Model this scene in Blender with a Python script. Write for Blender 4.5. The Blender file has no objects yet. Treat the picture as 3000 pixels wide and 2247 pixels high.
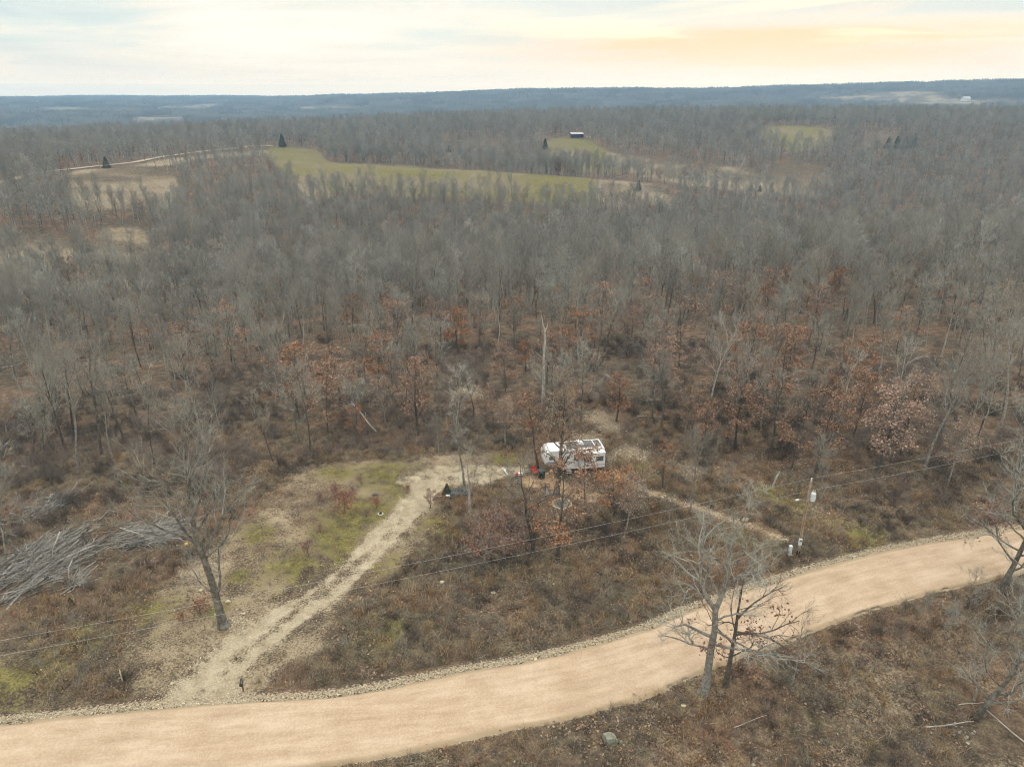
import bpy, bmesh, math, random
import numpy as np
from mathutils import Vector, Matrix, Euler

random.seed(7)
RNG = np.random.default_rng(11)
SC = bpy.context.scene
COL = SC.collection
R = math.radians

# ------------------------------------------------------------------ camera
CAM_H = 45.0
FPX, PW, PH = 2083.0, 3000.0, 2247.0
PITCH = math.atan((PH / 2 - 275.0) / FPX)
cam_d = bpy.data.cameras.new('camera')
cam_d.sensor_fit = 'HORIZONTAL'
cam_d.sensor_width = 36.0
cam_d.lens = 36.0 * FPX / PW
cam_d.clip_start = 0.5
cam_d.clip_end = 60000
cam = bpy.data.objects.new('camera', cam_d)
cam.location = (0, 0, CAM_H)
cam.rotation_euler = (math.pi / 2 - PITCH, 0, 0)
COL.objects.link(cam)
SC.camera = cam

HAZE_D, HAZE_TOP, HAZE_C = 0.00019, 116.0, (0.38, 0.66, 0.98)

# ------------------------------------------------------------------ world, sun, exposure
SUN_AZ, SUN_EL = R(19.0), R(26.0)          # azimuth from +Y towards +X
SUN_DIR = (math.sin(SUN_AZ) * math.cos(SUN_EL), math.cos(SUN_AZ) * math.cos(SUN_EL), math.sin(SUN_EL))
SC.view_settings.view_transform = 'Standard'
SC.view_settings.look = 'None'
SC.view_settings.exposure = 0.0
SC.view_settings.gamma = 1.0
SC.view_settings.use_curve_mapping = False
SC.cycles.max_bounces = 2
SC.cycles.diffuse_bounces = 1
SC.cycles.glossy_bounces = 2
SC.cycles.transmission_bounces = 2
SC.cycles.volume_bounces = 1
SC.cycles.transparent_max_bounces = 4
SC.cycles.caustics_reflective = False
SC.cycles.caustics_refractive = False
SC.cycles.use_denoising = True
SC.cycles.denoiser = 'OPENIMAGEDENOISE'
SC.cycles.denoising_input_passes = 'RGB_ALBEDO_NORMAL'
SC.cycles.denoising_prefilter = 'FAST'
SC.cycles.pixel_filter_type = 'BLACKMAN_HARRIS'
SC.cycles.filter_width = 1.05
SC.cycles.use_adaptive_sampling = True
SC.cycles.adaptive_threshold = 0.03
SC.cycles.adaptive_min_samples = 32
SC.cycles.sample_clamp_indirect = 0.0


class NT:
    """small node-tree writer"""
    def __init__(self, tree):
        self.t = tree
        self.n, self.l = tree.nodes, tree.links

    def new(self, typ, **kw):
        nd = self.n.new(typ)
        for k, v in kw.items():
            setattr(nd, k, v)
        return nd

    def put(self, sock, v):
        if hasattr(v, 'is_linked') or hasattr(v, 'links'):
            self.l.new(v, sock)
        else:
            sock.default_value = v

    def math(self, op, a, b=0.0, c=0.0, clamp=False):
        nd = self.new('ShaderNodeMath', operation=op, use_clamp=clamp)
        self.put(nd.inputs[0], a); self.put(nd.inputs[1], b); self.put(nd.inputs[2], c)
        return nd.outputs[0]

    def vmath(self, op, a, b=(0, 0, 0)):
        nd = self.new('ShaderNodeVectorMath', operation=op)
        self.put(nd.inputs[0], a); self.put(nd.inputs[1], b)
        return nd.outputs['Value' if op in ('DOT_PRODUCT', 'LENGTH', 'DISTANCE') else 'Vector']

    def mix(self, f, a, b, blend='MIX'):
        nd = self.new('ShaderNodeMix', data_type='RGBA', blend_type=blend)
        nd.clamp_factor = True
        self.put(nd.inputs[0], f)
        self.put(nd.inputs[6], a if hasattr(a, 'links') else (*a[:3], 1))
        self.put(nd.inputs[7], b if hasattr(b, 'links') else (*b[:3], 1))
        return nd.outputs[2]

    def ramp(self, f, stops, interp='LINEAR'):
        nd = self.new('ShaderNodeValToRGB')
        cr = nd.color_ramp
        cr.interpolation = interp
        while len(cr.elements) < len(stops):
            cr.elements.new(0.5)
        for e, (p, c) in zip(cr.elements, stops):
            e.position = p
            e.color = (*c[:3], 1) if hasattr(c, '__len__') else (c, c, c, 1)
        self.put(nd.inputs[0], f)
        return nd.outputs[0]

    def noise(self, vec, scale, detail=3.0, rough=0.55, dist=0.0):
        nd = self.new('ShaderNodeTexNoise')
        self.put(nd.inputs['Vector'], vec)
        nd.inputs['Scale'].default_value = scale
        nd.inputs['Detail'].default_value = detail
        nd.inputs['Roughness'].default_value = rough
        nd.inputs['Distortion'].default_value = dist
        return nd.outputs[0]

    def smooth(self, v, lo, hi):
        nd = self.new('ShaderNodeMapRange', interpolation_type='SMOOTHSTEP')
        self.put(nd.inputs[0], v)
        nd.inputs[1].default_value = lo
        nd.inputs[2].default_value = hi
        return nd.outputs[0]


SKY_OFF = (8.82, -25.81, -17.46)
world = bpy.data.worlds.new('World')
SC.world = world
world.use_nodes = True
world.cycles.sampling_method = 'NONE'
w = NT(world.node_tree)
w.n.clear()
sky = w.new('ShaderNodeTexSky', sky_type='NISHITA')
sky.sun_disc = False
sky.sun_elevation = SUN_EL
sky.sun_rotation = SUN_AZ
sky.air_density = 1.0
sky.dust_density = 1.5
nish = w.vmath('SCALE', sky.outputs[0])
nish.node.inputs['Scale'].default_value = 0.12
geo = w.new('ShaderNodeTexCoord').outputs['Generated']
d = w.vmath('NORMALIZE', geo)
sep = w.new('ShaderNodeSeparateXYZ'); w.l.new(d, sep.inputs[0])
dz = sep.outputs[2]
den = w.math('ADD', w.math('MAXIMUM', dz, 0.0), 0.045)
cx = w.math('DIVIDE', sep.outputs[0], den)
cy = w.math('DIVIDE', sep.outputs[1], den)
comb = w.new('ShaderNodeCombineXYZ')
w.l.new(w.math('ADD', cx, w.math('MULTIPLY', cy, 0.10)), comb.inputs[0])
w.l.new(w.math('MULTIPLY', cy, 1.15), comb.inputs[1])
pl = w.vmath('ADD', comb.outputs[0], SKY_OFF)
c1 = w.noise(pl, 0.17, 2.0, 0.5, 0.6)
c2 = w.noise(pl, 0.55, 3.0, 0.6, 1.0)
cc = w.math('ADD', w.math('MULTIPLY', c1, 0.72), w.math('MULTIPLY', c2, 0.28))
cloud = w.ramp(cc, [(0.40, (0.68, 0.79, 0.79)), (0.48, (0.80, 0.86, 0.82)), (0.54, (0.95, 0.92, 0.82)), (0.63, (1.03, 1.00, 0.90))])
# veiled sun: warm spread low over the horizon, wider than high
GLOW = (math.sin(SUN_AZ) * math.cos(R(3.4)), math.cos(SUN_AZ) * math.cos(R(3.4)), math.sin(R(3.4)))
dv = w.vmath('SUBTRACT', d, GLOW)
dv2 = w.vmath('MULTIPLY', dv, (1.0, 1.0, 4.0))
dist = w.vmath('LENGTH', dv2)
warm = w.math('POWER', w.math('SUBTRACT', 1.0, w.math('DIVIDE', dist, 0.44), clamp=True), 1.1)
band = w.math('MULTIPLY', w.smooth(dz, 0.018, 0.040), w.smooth(dz, 0.085, 0.055))
wl = w.math('MULTIPLY', warm, w.math('ADD', 0.25, w.math('MULTIPLY', band, 0.9)))
wl = w.math('MULTIPLY', wl, w.math('ADD', 0.05, w.math('MULTIPLY', c2, 2.5)), clamp=True)
cloud = w.mix(wl, cloud, (1.03, 0.70, 0.47))
st_n = w.noise(pl, 0.36, 3.0, 0.6, 0.5)
streak = w.math('MULTIPLY', w.math('MULTIPLY', w.smooth(st_n, 0.50, 0.68), w.math('POWER', warm, 0.5)), w.smooth(dz, 0.05, 0.068))
cloud = w.mix(w.math('MULTIPLY', streak, 0.9, clamp=True), cloud, (1.15, 1.03, 0.76))
# pale grey-pink band of thicker air just above the horizon
hz = w.smooth(dz, 0.075, 0.0)
cloud = w.mix(w.math('MULTIPLY', hz, 0.9), cloud, (0.865, 0.81, 0.755))
# overcast luminance grows towards the zenith
grow = w.math('MULTIPLY_ADD', w.smooth(dz, 0.12, 0.9), 1.25, 1.0)
cl2 = w.vmath('SCALE', cloud); w.put(cl2.node.inputs['Scale'], grow)
skycol = w.mix(0.95, nish, cl2)
# the low sky lies behind kilometres of lit air: it is that much brighter than it looks through it
Lp = w.math('MINIMUM', w.math('DIVIDE', HAZE_TOP - CAM_H, w.math('MAXIMUM', dz, 0.004)), 6400.0)
gain = w.math('EXPONENT', w.math('MULTIPLY', Lp, HAZE_D))
sg = w.vmath('SCALE', skycol); w.put(sg.node.inputs['Scale'], gain)
eqn = w.vmath('SCALE', tuple(c_ * 0.62 for c_ in HAZE_C)); w.put(eqn.node.inputs['Scale'], w.math('SUBTRACT', gain, 1.0))
skycol = w.vmath('MAXIMUM', w.vmath('SUBTRACT', sg, eqn), (0.05, 0.05, 0.05))
bg = w.new('ShaderNodeBackground')
w.l.new(skycol, bg.inputs[0])
bg.inputs[1].default_value = 1.0
wo = w.new('ShaderNodeOutputWorld')
w.l.new(bg.outputs[0], wo.inputs[0])

sun_d = bpy.data.lights.new('sun', 'SUN')
sun_d.energy = 0.7
sun_d.angle = R(22)
sun_d.color = (1.0, 0.86, 0.70)
sun = bpy.data.objects.new('sun', sun_d)
sun.rotation_euler = Vector(SUN_DIR).to_track_quat('Z', 'Y').to_euler()
COL.objects.link(sun)

# ------------------------------------------------------------------ numbers: noise, terrain, projection
_TAB = np.random.default_rng(5).random(1 << 16)


def _hash(ix, iy, s):
    return _TAB[(ix * 7919 + iy * 104729 + s * 7127) & 0xFFFF]


def vnoise(x, y, s=0):
    """value noise, -1..1"""
    x = np.asarray(x, float); y = np.asarray(y, float)
    ix = np.floor(x).astype(np.int64); iy = np.floor(y).astype(np.int64)
    fx = x - ix; fy = y - iy
    fx = fx * fx * (3 - 2 * fx); fy = fy * fy * (3 - 2 * fy)
    a = _hash(ix, iy, s); b = _hash(ix + 1, iy, s); c = _hash(ix, iy + 1, s); e = _hash(ix + 1, iy + 1, s)
    return ((a * (1 - fx) + b * fx) * (1 - fy) + (c * (1 - fx) + e * fx) * fy) * 2 - 1


def fbm(x, y, s=0, o=3):
    v = 0; a = 0.6
    for k in range(o):
        v = v + a * vnoise(x * 2 ** k, y * 2 ** k, s + k)
        a *= 0.5
    return v


DST = [10, 60, 90, 120, 160, 200, 250, 300, 350, 400, 450, 500, 560, 620, 700, 800, 900, 1050, 1300, 1700, 2100, 2500, 3000, 3600, 4400, 6000, 10000, 16000]
AZT = [-50, -36, -20, -8, 2, 10, 20, 36, 50]
HT = [
    # 10  60  90 120 160 200 250 300 350 400 450 500 560 620 700 800 900 1050 1300 1700 2100 2500 3000 3600 4400 6000 1e4 16000
    [0, 0, 0, -3, -7, -9, -8, -6, -3, 0, 3, 4, 4, 3, 2, 0, -3, -12, -30, -44, -40, -28, -12, 4, 18, 10, -15, -40],
    [0, 0, 0, -3, -7, -9, -9, -7, -4, 0, 3, 4, 4, 3, 2, 0, -3, -12, -30, -46, -42, -28, -12, 4, 18, 10, -15, -40],
    [0, 0, 0, -2, -6, -10, -13, -12, -8, -3, 2, 4, 4, 3, 3, 3, 1, -6, -28, -48, -42, -24, -8, 4, 10, 8, -10, -40],
    [0, 0, 0, -2, -5, -10, -14, -15, -11, -5, 1, 1, -8, -9, -2, 5, 7, 3, -20, -44, -40, -16, 16, 30, 20, 10, -10, -40],
    [0, 0, 0, -1, -4, -9, -13, -16, -12, -5, 1, -3, -15, -9, 4, 9, 12, 10, -14, -38, -32, -4, 34, 44, 30, 10, -10, -40],
    [0, 0, 0, 0, -3, -8, -12, -16, -18, -15, -6, -4, -9, -3, 5, 10, 14, 12, -10, -30, -22, 8, 46, 52, 30, 10, -10, -40],
    [0, 0, 0, 0, -1, -3, -7, -13, -19, -24, -24, -20, -14, -7, 2, 10, 15, 15, -4, -20, -8, 24, 60, 62, 30, 10, -10, -40],
    [0, 0, 1, 1, 1, 0, -1, -5, -12, -20, -24, -22, -16, -8, 2, 11, 16, 16, 2, -8, 4, 40, 76, 78, 40, 10, -10, -40],
    [0, 0, 1, 2, 2, 1, 0, -4, -11, -19, -23, -22, -16, -8, 2, 11, 16, 16, 2, -8, 4, 40, 76, 78, 40, 10, -10, -40],
]
_deep = np.interp(np.array(DST, float), [130, 220, 420, 560, 680], [1.0, 1.35, 1.45, 1.3, 1.0])
HT = [[z * (k if z < 0 and i >= 2 else 1.0) for z, k in zip(row, _deep)] for i, row in enumerate(HT)]
_S = np.linspace(math.log(10), math.log(16000), 900)
_A = np.linspace(-50, 50, 201)


def _build_table():
    rows = []
    k = np.exp(-0.5 * (np.arange(-14, 15) / 6.0) ** 2); k /= k.sum()
    for r in HT:
        z = np.interp(_S, np.log(np.array(DST, float)), np.array(r, float))
        z = np.convolve(np.pad(z, 14, mode='edge'), k, mode='valid')
        rows.append(z)
    rows = np.array(rows)
    T = np.array([np.interp(_A, AZT, rows[:, j]) for j in range(len(_S))])
    k2 = np.exp(-0.5 * (np.arange(-20, 21) / 8.0) ** 2); k2 /= k2.sum()
    T = np.array([np.convolve(np.pad(t, 20, mode='edge'), k2, mode='valid') for t in T])
    return T


_T = _build_table()


def h0(x, y):
    x = np.asarray(x, float); y = np.asarray(y, float)
    r = np.clip(np.hypot(x, y), 10.001, 15999)
    a = np.clip(np.degrees(np.arctan2(x, y)), -49.99, 49.99)
    si = (np.log(r) - _S[0]) / (_S[1] - _S[0]); ai = (a + 50) / (_A[1] - _A[0])
    i = np.clip(np.floor(si).astype(int), 0, len(_S) - 2); j = np.clip(np.floor(ai).astype(int), 0, len(_A) - 2)
    u = si - i; v = ai - j
    z = (_T[i, j] * (1 - v) + _T[i, j + 1] * v) * (1 - u) + (_T[i + 1, j] * (1 - v) + _T[i + 1, j + 1] * v) * u
    nr = np.clip((r - 75) / 80, 0, 1)
    z = z + 0.10 * fbm(x / 6, y / 6, 3, 2) + nr * 0.8 * fbm(x / 40, y / 40, 5, 3)
    far = np.clip((r - 800) / 1600, 0, 1)
    z = z + far * (10.0 * fbm(x / 420, y / 700, 21, 3) + 12 * fbm(x / 1300, y / 480, 33, 2))
    return z


SP, CP = math.sin(PITCH), math.cos(PITCH)


def ray(u, v):
    xs = (np.asarray(u, float) - PW / 2) / FPX
    ys = (np.asarray(v, float) - PH / 2) / FPX
    return xs, CP - ys * SP, -(SP + ys * CP)


_TT = [30.0]
while _TT[-1] < 15000:
    _TT.append(_TT[-1] * 1.012 + 0.25)
_TT = np.array(_TT)


def P(u, v, dz=0.0):
    """where the line of sight through a photo pixel meets the ground (plus dz)"""
    u = np.atleast_1d(np.asarray(u, float)); v = np.atleast_1d(np.asarray(v, float))
    dx, dy, dzz = ray(u, v)
    hit = np.full(u.shape, 15000.0)
    for k in range(len(u)):
        zz = CAM_H + dzz[k] * _TT - (h0(dx[k] * _TT, dy[k] * _TT) + dz)
        b = np.nonzero(zz < 0)[0]
        if len(b):
            i = b[0]
            tt = np.linspace(_TT[max(i - 1, 0)], _TT[i], 40)
            zz = CAM_H + dzz[k] * tt - (h0(dx[k] * tt, dy[k] * tt) + dz)
            hit[k] = tt[np.nonzero(zz < 0)[0][0]] if (zz < 0).any() else tt[-1]
    X, Y = dx * hit, dy * hit
    return np.stack([X, Y, h0(X, Y)], -1)


def P1(u, v):
    return Vector(P(u, v)[0])


def proj(x, y, z):
    x = np.asarray(x, float); y = np.asarray(y, float); z = np.asarray(z, float) - CAM_H
    depth = y * CP - z * SP
    up = y * SP + z * CP
    return PW / 2 + FPX * x / depth, PH / 2 - FPX * up / depth


def seg_dist(X, Y, a, b):
    vx, vy = b[0] - a[0], b[1] - a[1]
    L = vx * vx + vy * vy + 1e-12
    t = np.clip(((X - a[0]) * vx + (Y - a[1]) * vy) / L, 0, 1)
    return np.hypot(X - (a[0] + t * vx), Y - (a[1] + t * vy))


def poly_sdf(X, Y, poly):
    """signed distance to a closed polygon, positive inside"""
    inside = np.zeros(X.shape, bool); dmin = np.full(X.shape, 1e9)
    n = len(poly)
    for i in range(n):
        a, b = poly[i], poly[(i + 1) % n]
        dmin = np.minimum(dmin, seg_dist(X, Y, a, b))
        c = ((a[1] > Y) != (b[1] > Y)) & (X < (b[0] - a[0]) * (Y - a[1]) / (b[1] - a[1] + 1e-12) + a[0])
        inside ^= c
    return np.where(inside, dmin, -dmin)


def line_dist(X, Y, pts):
    dmin = np.full(X.shape, 1e9)
    for a, b in zip(pts[:-1], pts[1:]):
        dmin = np.minimum(dmin, seg_dist(X, Y, a, b))
    return dmin


def pxpoly(pts):
    q = np.array(pts, float)
    return P(q[:, 0], q[:, 1])[:, :2]


def sstep(v, lo, hi):
    t = np.clip((v - lo) / (hi - lo), 0, 1)
    return t * t * (3 - 2 * t)


def smooth_line(pts, n):
    """Catmull-Rom through pts, n samples"""
    p = np.array(pts, float)
    p = np.vstack([2 * p[0] - p[1], p, 2 * p[-1] - p[-2]])
    m = len(p) - 3
    out = []
    for t in np.linspace(0, m - 1e-6, n):
        i = int(t); f = t - i
        a, b, c, e = p[i], p[i + 1], p[i + 2], p[i + 3]
        out.append(0.5 * ((2 * b) + (c - a) * f + (2 * a - 5 * b + 4 * c - e) * f * f + (3 * b - a - 3 * c + e) * f ** 3))
    return np.array(out)


# ------------------------------------------------------------------ places in the world
RU = pxpoly([(-700, 2185), (-350, 2153), (0, 2118), (250, 2093), (497, 2070), (655, 2058), (1000, 2036), (1362, 1966), (1633, 1917), (1904, 1840), (2000, 1795), (2181, 1732), (2385, 1668), (2611, 1610), (2838, 1570), (3000, 1547), (3350, 1500), (3800, 1440)])
RL = pxpoly([(-1400, 2560), (-700, 2430), (0, 2345), (500, 2296), (1010, 2238), (1271, 2192), (1497, 2138), (1678, 2102), (1904, 2040), (2000, 1996), (2172, 1925), (2294, 1888), (2430, 1831), (2565, 1786), (2723, 1740), (2904, 1700), (3000, 1677), (3350, 1615), (3800, 1540)])
ROAD_UP = smooth_line(RU, 260)
ROAD_LO = smooth_line(RL, 260)
ROAD_POLY = np.vstack([ROAD_UP, ROAD_LO[::-1]])
DRIVE_POLY = pxpoly([(400, 2085), (470, 2034), (588, 1930), (705, 1850), (859, 1745), (1000, 1645), (1085, 1565), (1165, 1480), (1205, 1440), (1140, 1412), (1180, 1388), (1260, 1372), (1400, 1362), (1520, 1358), (1560, 1385), (1500, 1402), (1380, 1418), (1310, 1436), (1275, 1462), (1245, 1510), (1190, 1570), (1130, 1636), (1075, 1700), (1000, 1772), (904, 1825), (836, 1878), (746, 1941), (690, 2000), (710, 2045), (760, 2060)])
RUT_A = pxpoly([(540, 2040), (690, 1895), (850, 1772), (960, 1695), (1027, 1642), (1090, 1582), (1149, 1523), (1190, 1480), (1222, 1442), (1260, 1410)])
RUT_B = pxpoly([(630, 2040), (770, 1897), (900, 1800), (985, 1738), (1045, 1688), (1113, 1614), (1181, 1543), (1222, 1498), (1258, 1455), (1300, 1420)])
LAWN_POLY = pxpoly([(400, 2062), (400, 1960), (370, 1880), (440, 1760), (560, 1640), (680, 1540), (790, 1440), (880, 1375), (1000, 1352), (1180, 1345), (1330, 1325), (1430, 1318), (1560, 1330), (1575, 1362), (1500, 1405), (1360, 1440), (1290, 1465), (1290, 1540), (1250, 1600), (1150, 1680), (1060, 1740), (1010, 1830), (960, 1910), (800, 1990), (700, 2045), (430, 2060)])
GREEN_SPOTS = [((980, 1600), 4.2), ((1090, 1500), 4.6), ((1010, 1545), 4.5), ((860, 1660), 3.6), ((1160, 1440), 4.0), ((760, 1560), 2.4), ((450, 1785), 2.2), ((1100, 1655), 3.2), ((1290, 1535), 2.6), ((860, 1790), 1.6), ((1480, 1345), 2.6), ((1100, 1390), 4.0), ((640, 1800), 1.2), ((150, 1960), 3.0), ((60, 1990), 3.0), ((1000, 1385), 3.0), ((2178, 1592), 3.0), ((2260, 1450), 2.6), ((2320, 1490), 2.6), ((2520, 1580), 3.2), ((2440, 1545), 2.2), ((1900, 1375), 3.5), ((1130, 1860), 2.5), ((700, 1690), 1.6), ((230, 1900), 2.4)]
TRACK_R = pxpoly([(1800, 1385), (1850, 1412), (1883, 1435), (1950, 1462), (2059, 1503), (2136, 1534), (2204, 1557), (2294, 1593)])
TRACK_G = pxpoly([(2120, 1385), (2204, 1426), (2317, 1485), (2407, 1521), (2475, 1553), (2588, 1602)])
PALE_SPOTS = [((1758, 1225), 3.8), ((1790, 1250), 3.0), ((1720, 1290), 3.4), ((1850, 1325), 3.0), ((1370, 1150), 4.0), ((2020, 1380), 2.6), ((1400, 1160), 3.0), ((1900, 1340), 3.0), ((700, 1830), 1.1), ((1650, 1310), 2.0)]
SAND_SPOTS = [((1690, 1440), 2.6), ((1640, 1425), 2.0), ((1720, 1455), 2.0), ((1560, 1410), 2.2), ((1600, 1400), 1.8)]
CAMP_POLY = pxpoly([(1470, 1345), (1560, 1320), (1800, 1330), (1810, 1400), (1765, 1480), (1710, 1520), (1580, 1530), (1545, 1480), (1480, 1420)])
CLEAR_POLY = pxpoly([(-300, 2247), (-300, 1850), (120, 1790), (330, 1760), (480, 1680), (640, 1540), (760, 1440), (860, 1360), (1000, 1335), (1300, 1320), (1480, 1300), (1560, 1290), (1740, 1270), (1800, 1290), (1880, 1360), (2100, 1400), (2280, 1420), (2460, 1500), (2640, 1540), (3100, 1480), (3300, 2247)])

# open land: (photo outline of the ground as seen, kind) kinds: 0 green pasture, 1 tan grass, 2 brown field
FIELDS = [
    ([(760, 432), (850, 431), (930, 440), (960, 478), (1080, 478), (1300, 490), (1560, 515), (1760, 524), (1760, 606), (1600, 606), (1450, 592), (1200, 578), (1000, 566), (890, 545), (800, 500)], 0),
    ([(1720, 522), (1850, 530), (1960, 548), (2000, 572), (1960, 612), (1740, 622)], 1),
    ([(820, 470), (900, 470), (960, 500), (980, 600), (860, 570)], 1),
    ([(180, 502), (350, 489), (470, 500), (530, 520), (520, 570), (490, 618), (330, 622), (190, 605)], 1),
    ([(330, 489), (470, 472), (560, 457), (640, 446), (800, 440), (800, 452), (650, 462), (560, 474), (470, 488), (350, 500)], 1),
    ([(290, 655), (445, 662), (450, 740), (430, 840), (320, 840), (270, 740)], 1),
    ([(-60, 690), (240, 690), (250, 790), (-60, 800)], 1),
    ([(1590, 405), (1690, 400), (1745, 425), (1800, 446), (1860, 514), (1700, 506), (1610, 496), (1575, 450)], 0),
    ([(1740, 436), (1900, 464), (2000, 478), (2150, 494), (2300, 524), (2330, 578), (2050, 552), (1900, 526), (1780, 500)], 1),
    ([(1290, 412), (1480, 414), (1480, 450), (1300, 452)], 2),
    ([(2220, 366), (2450, 374), (2440, 440), (2240, 440)], 0),
    ([(2260, 472), (2420, 486), (2420, 575), (2270, 575)], 1),
    ([(2510, 386), (2650, 392), (2640, 450), (2520, 450)], 2),
    ([(1170, 338), (1290, 334), (1280, 362), (1180, 362)], 1),
    ([(110, 314), (275, 316), (270, 340), (130, 340)], 1),
    ([(320, 323), (405, 317), (415, 332), (325, 338)], 1),
    ([(440, 319), (560, 306), (670, 305), (665, 322), (480, 334)], 1),
    ([(390, 344), (550, 342), (545, 366), (395, 368)], 1),
    ([(850, 311), (1080, 313), (1080, 330), (860, 330)], 1),
    ([(2320, 292), (2500, 280), (2650, 277), (2750, 273), (2760, 289), (3010, 293), (3010, 318), (2700, 320), (2600, 312), (2480, 304)], 1),
    ([(2600, 270), (2750, 268), (2740, 281), (2610, 283)], 1),
]
def round_poly(p, n=4):
    """corner-cutting: natural field outlines"""
    for _ in range(2):
        q = np.roll(p, -1, axis=0)
        p = np.stack([0.75 * p + 0.25 * q, 0.25 * p + 0.75 * q], 1).reshape(-1, 2)
    return p


FIELD_POLYS = [(round_poly(pxpoly(f)), k) for f, k in FIELDS]
FAR_ROAD = smooth_line(pxpoly([(-250, 590), (0, 536), (90, 512), (200, 498), (330, 484), (430, 470), (540, 452), (640, 440), (720, 431), (800, 428)]), 120)


def field_sdf(X, Y):
    best = np.full(X.shape, -1e9); kind = np.zeros(X.shape, int)
    for p, k in FIELD_POLYS:
        c = p.mean(0); rad = np.hypot(p[:, 0] - c[0], p[:, 1] - c[1]).max() + 60
        dc = np.hypot(X - c[0], Y - c[1])
        m = dc < rad
        s = rad * 0.0 - (dc - rad + 60)
        s[m] = poly_sdf(X[m], Y[m], p)
        kind = np.where(s > best, k, kind)
        best = np.maximum(best, s)
    return best, kind


# side of the bank above the road: ditch and low bank along both edges
def hg(x, y, fine=True):
    """ground height with road bed, ditch and bank"""
    x = np.asarray(x, float); y = np.asarray(y, float)
    z = h0(x, y)
    near = np.hypot(x, y) < 170
    if not near.any():
        return z
    xn, yn = x[near], y[near]
    s = poly_sdf(xn, yn, ROAD_POLY[::4])
    up = line_dist(xn, yn, ROAD_UP[::4]); lo = line_dist(xn, yn, ROAD_LO[::4])
    d_ = -s
    drv = poly_sdf(xn, yn, DRIVE_POLY)
    open_ = 1 - sstep(drv, -2.5, 0.5)
    is_up = up < lo
    bed = -0.14 * sstep(s, -0.5, 0.3)
    ditch = np.where(is_up, -0.28 * np.exp(-((d_ - 1.7) / 0.45) ** 2) + 0.55 * sstep(d_, 1.9, 4.2) * (1 - sstep(d_, 8, 22)),
                     0.25 * sstep(d_, 0.3, 2.5) * (1 - sstep(d_, 8, 20)))
    ditch = np.where(d_ > 0, ditch, 0) * open_
    rut = np.minimum(line_dist(xn, yn, RUT_A), line_dist(xn, yn, RUT_B))
    rutz = -0.10 * np.exp(-(rut / 0.35) ** 2)
    z = z.copy()
    z[near] = z[near] + bed + ditch + rutz + 0.05 * fbm(xn / 0.9, yn / 0.9, 77, 2)
    return z


def G(u, v):
    """photo pixel -> point on the finished ground"""
    q = P(u, v)[0]
    return Vector((q[0], q[1], float(hg(q[0:1], q[1:2])[0])))


def gz(x, y):
    return float(hg(np.array([x], float), np.array([y], float))[0])


# ------------------------------------------------------------------ object helpers
MATS = {}


def mesh_np(name, V, F, mats=(), mi=None, smooth=False):
    """mesh from numpy: V (n,3); F list of (k,m) int arrays with one size each, or one array"""
    me = bpy.data.meshes.new(name)
    V = np.asarray(V, np.float32)
    if not isinstance(F, list):
        F = [F]
    F = [np.asarray(f, np.int32) for f in F if len(f)]
    me.vertices.add(len(V))
    me.vertices.foreach_set('co', V.ravel())
    loops = np.concatenate([f.ravel() for f in F])
    tot = np.concatenate([np.full(len(f), f.shape[1], np.int32) for f in F])
    start = np.concatenate([[0], np.cumsum(tot)[:-1]]).astype(np.int32)
    me.loops.add(len(loops))
    me.loops.foreach_set('vertex_index', loops)
    me.polygons.add(len(tot))
    me.polygons.foreach_set('loop_start', start)
    me.polygons.foreach_set('loop_total', tot)
    if mi is not None:
        me.polygons.foreach_set('material_index', np.asarray(mi, np.int32))
    me.polygons.foreach_set('use_smooth', np.full(len(tot), smooth, bool))
    me.update(calc_edges=True)
    for m in mats:
        me.materials.append(m)
    return me


def link(name, data, parent=None, loc=None, rz=None, col=None):
    o = bpy.data.objects.new(name, data)
    (col or COL).objects.link(o)
    if parent is not None:
        o.parent = parent
    if loc is not None:
        o.location = loc
    if rz is not None:
        o.rotation_euler = (0, 0, rz)
    return o


def tag(o, label, cat=None, group=None, kind=None):
    if label:
        o['label'] = label
    if cat:
        o['category'] = cat
    if group:
        o['group'] = group
    if kind:
        o['kind'] = kind
    return o


def thing(name, label, cat, loc, rz=0.0, group=None):
    o = bpy.data.objects.new(name, None)
    o.empty_display_size = 0.3
    COL.objects.link(o)
    o.location = loc
    o.rotation_euler = (0, 0, rz)
    return tag(o, label, cat, group)


def bm_obj(name, bm, mat, parent=None, smooth=False, loc=None):
    me = bpy.data.meshes.new(name)
    bm.normal_update()
    bm.to_mesh(me)
    bm.free()
    if mat is not None:
        me.materials.append(mat)
    if smooth:
        for p in me.polygons:
            p.use_smooth = True
    return link(name, me, parent, loc)


def box(bm, c, s, rot=None, taper=None, bevel=0.0):
    """box centred at c with full size s; taper scales the top in x,y"""
    r = bmesh.ops.create_cube(bm, size=1.0)
    vs = r['verts']
    for v in vs:
        k = 1.0
        if taper and v.co.z > 0:
            v.co.x *= taper[0]; v.co.y *= taper[1]
        v.co = Vector((v.co.x * s[0], v.co.y * s[1], v.co.z * s[2]))
    if bevel:
        es = list({e for v in vs for e in v.link_edges})
        rb = bmesh.ops.bevel(bm, geom=es, offset=bevel, segments=2, affect='EDGES', profile=0.6)
        vs = list({v for f in rb['faces'] for v in f.verts} | {v for v in vs if v.is_valid})
    M = Matrix.Translation(c) @ (rot.to_matrix().to_4x4() if rot is not None else Matrix.Identity(4))
    bmesh.ops.transform(bm, matrix=M, verts=vs)
    return vs


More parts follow.
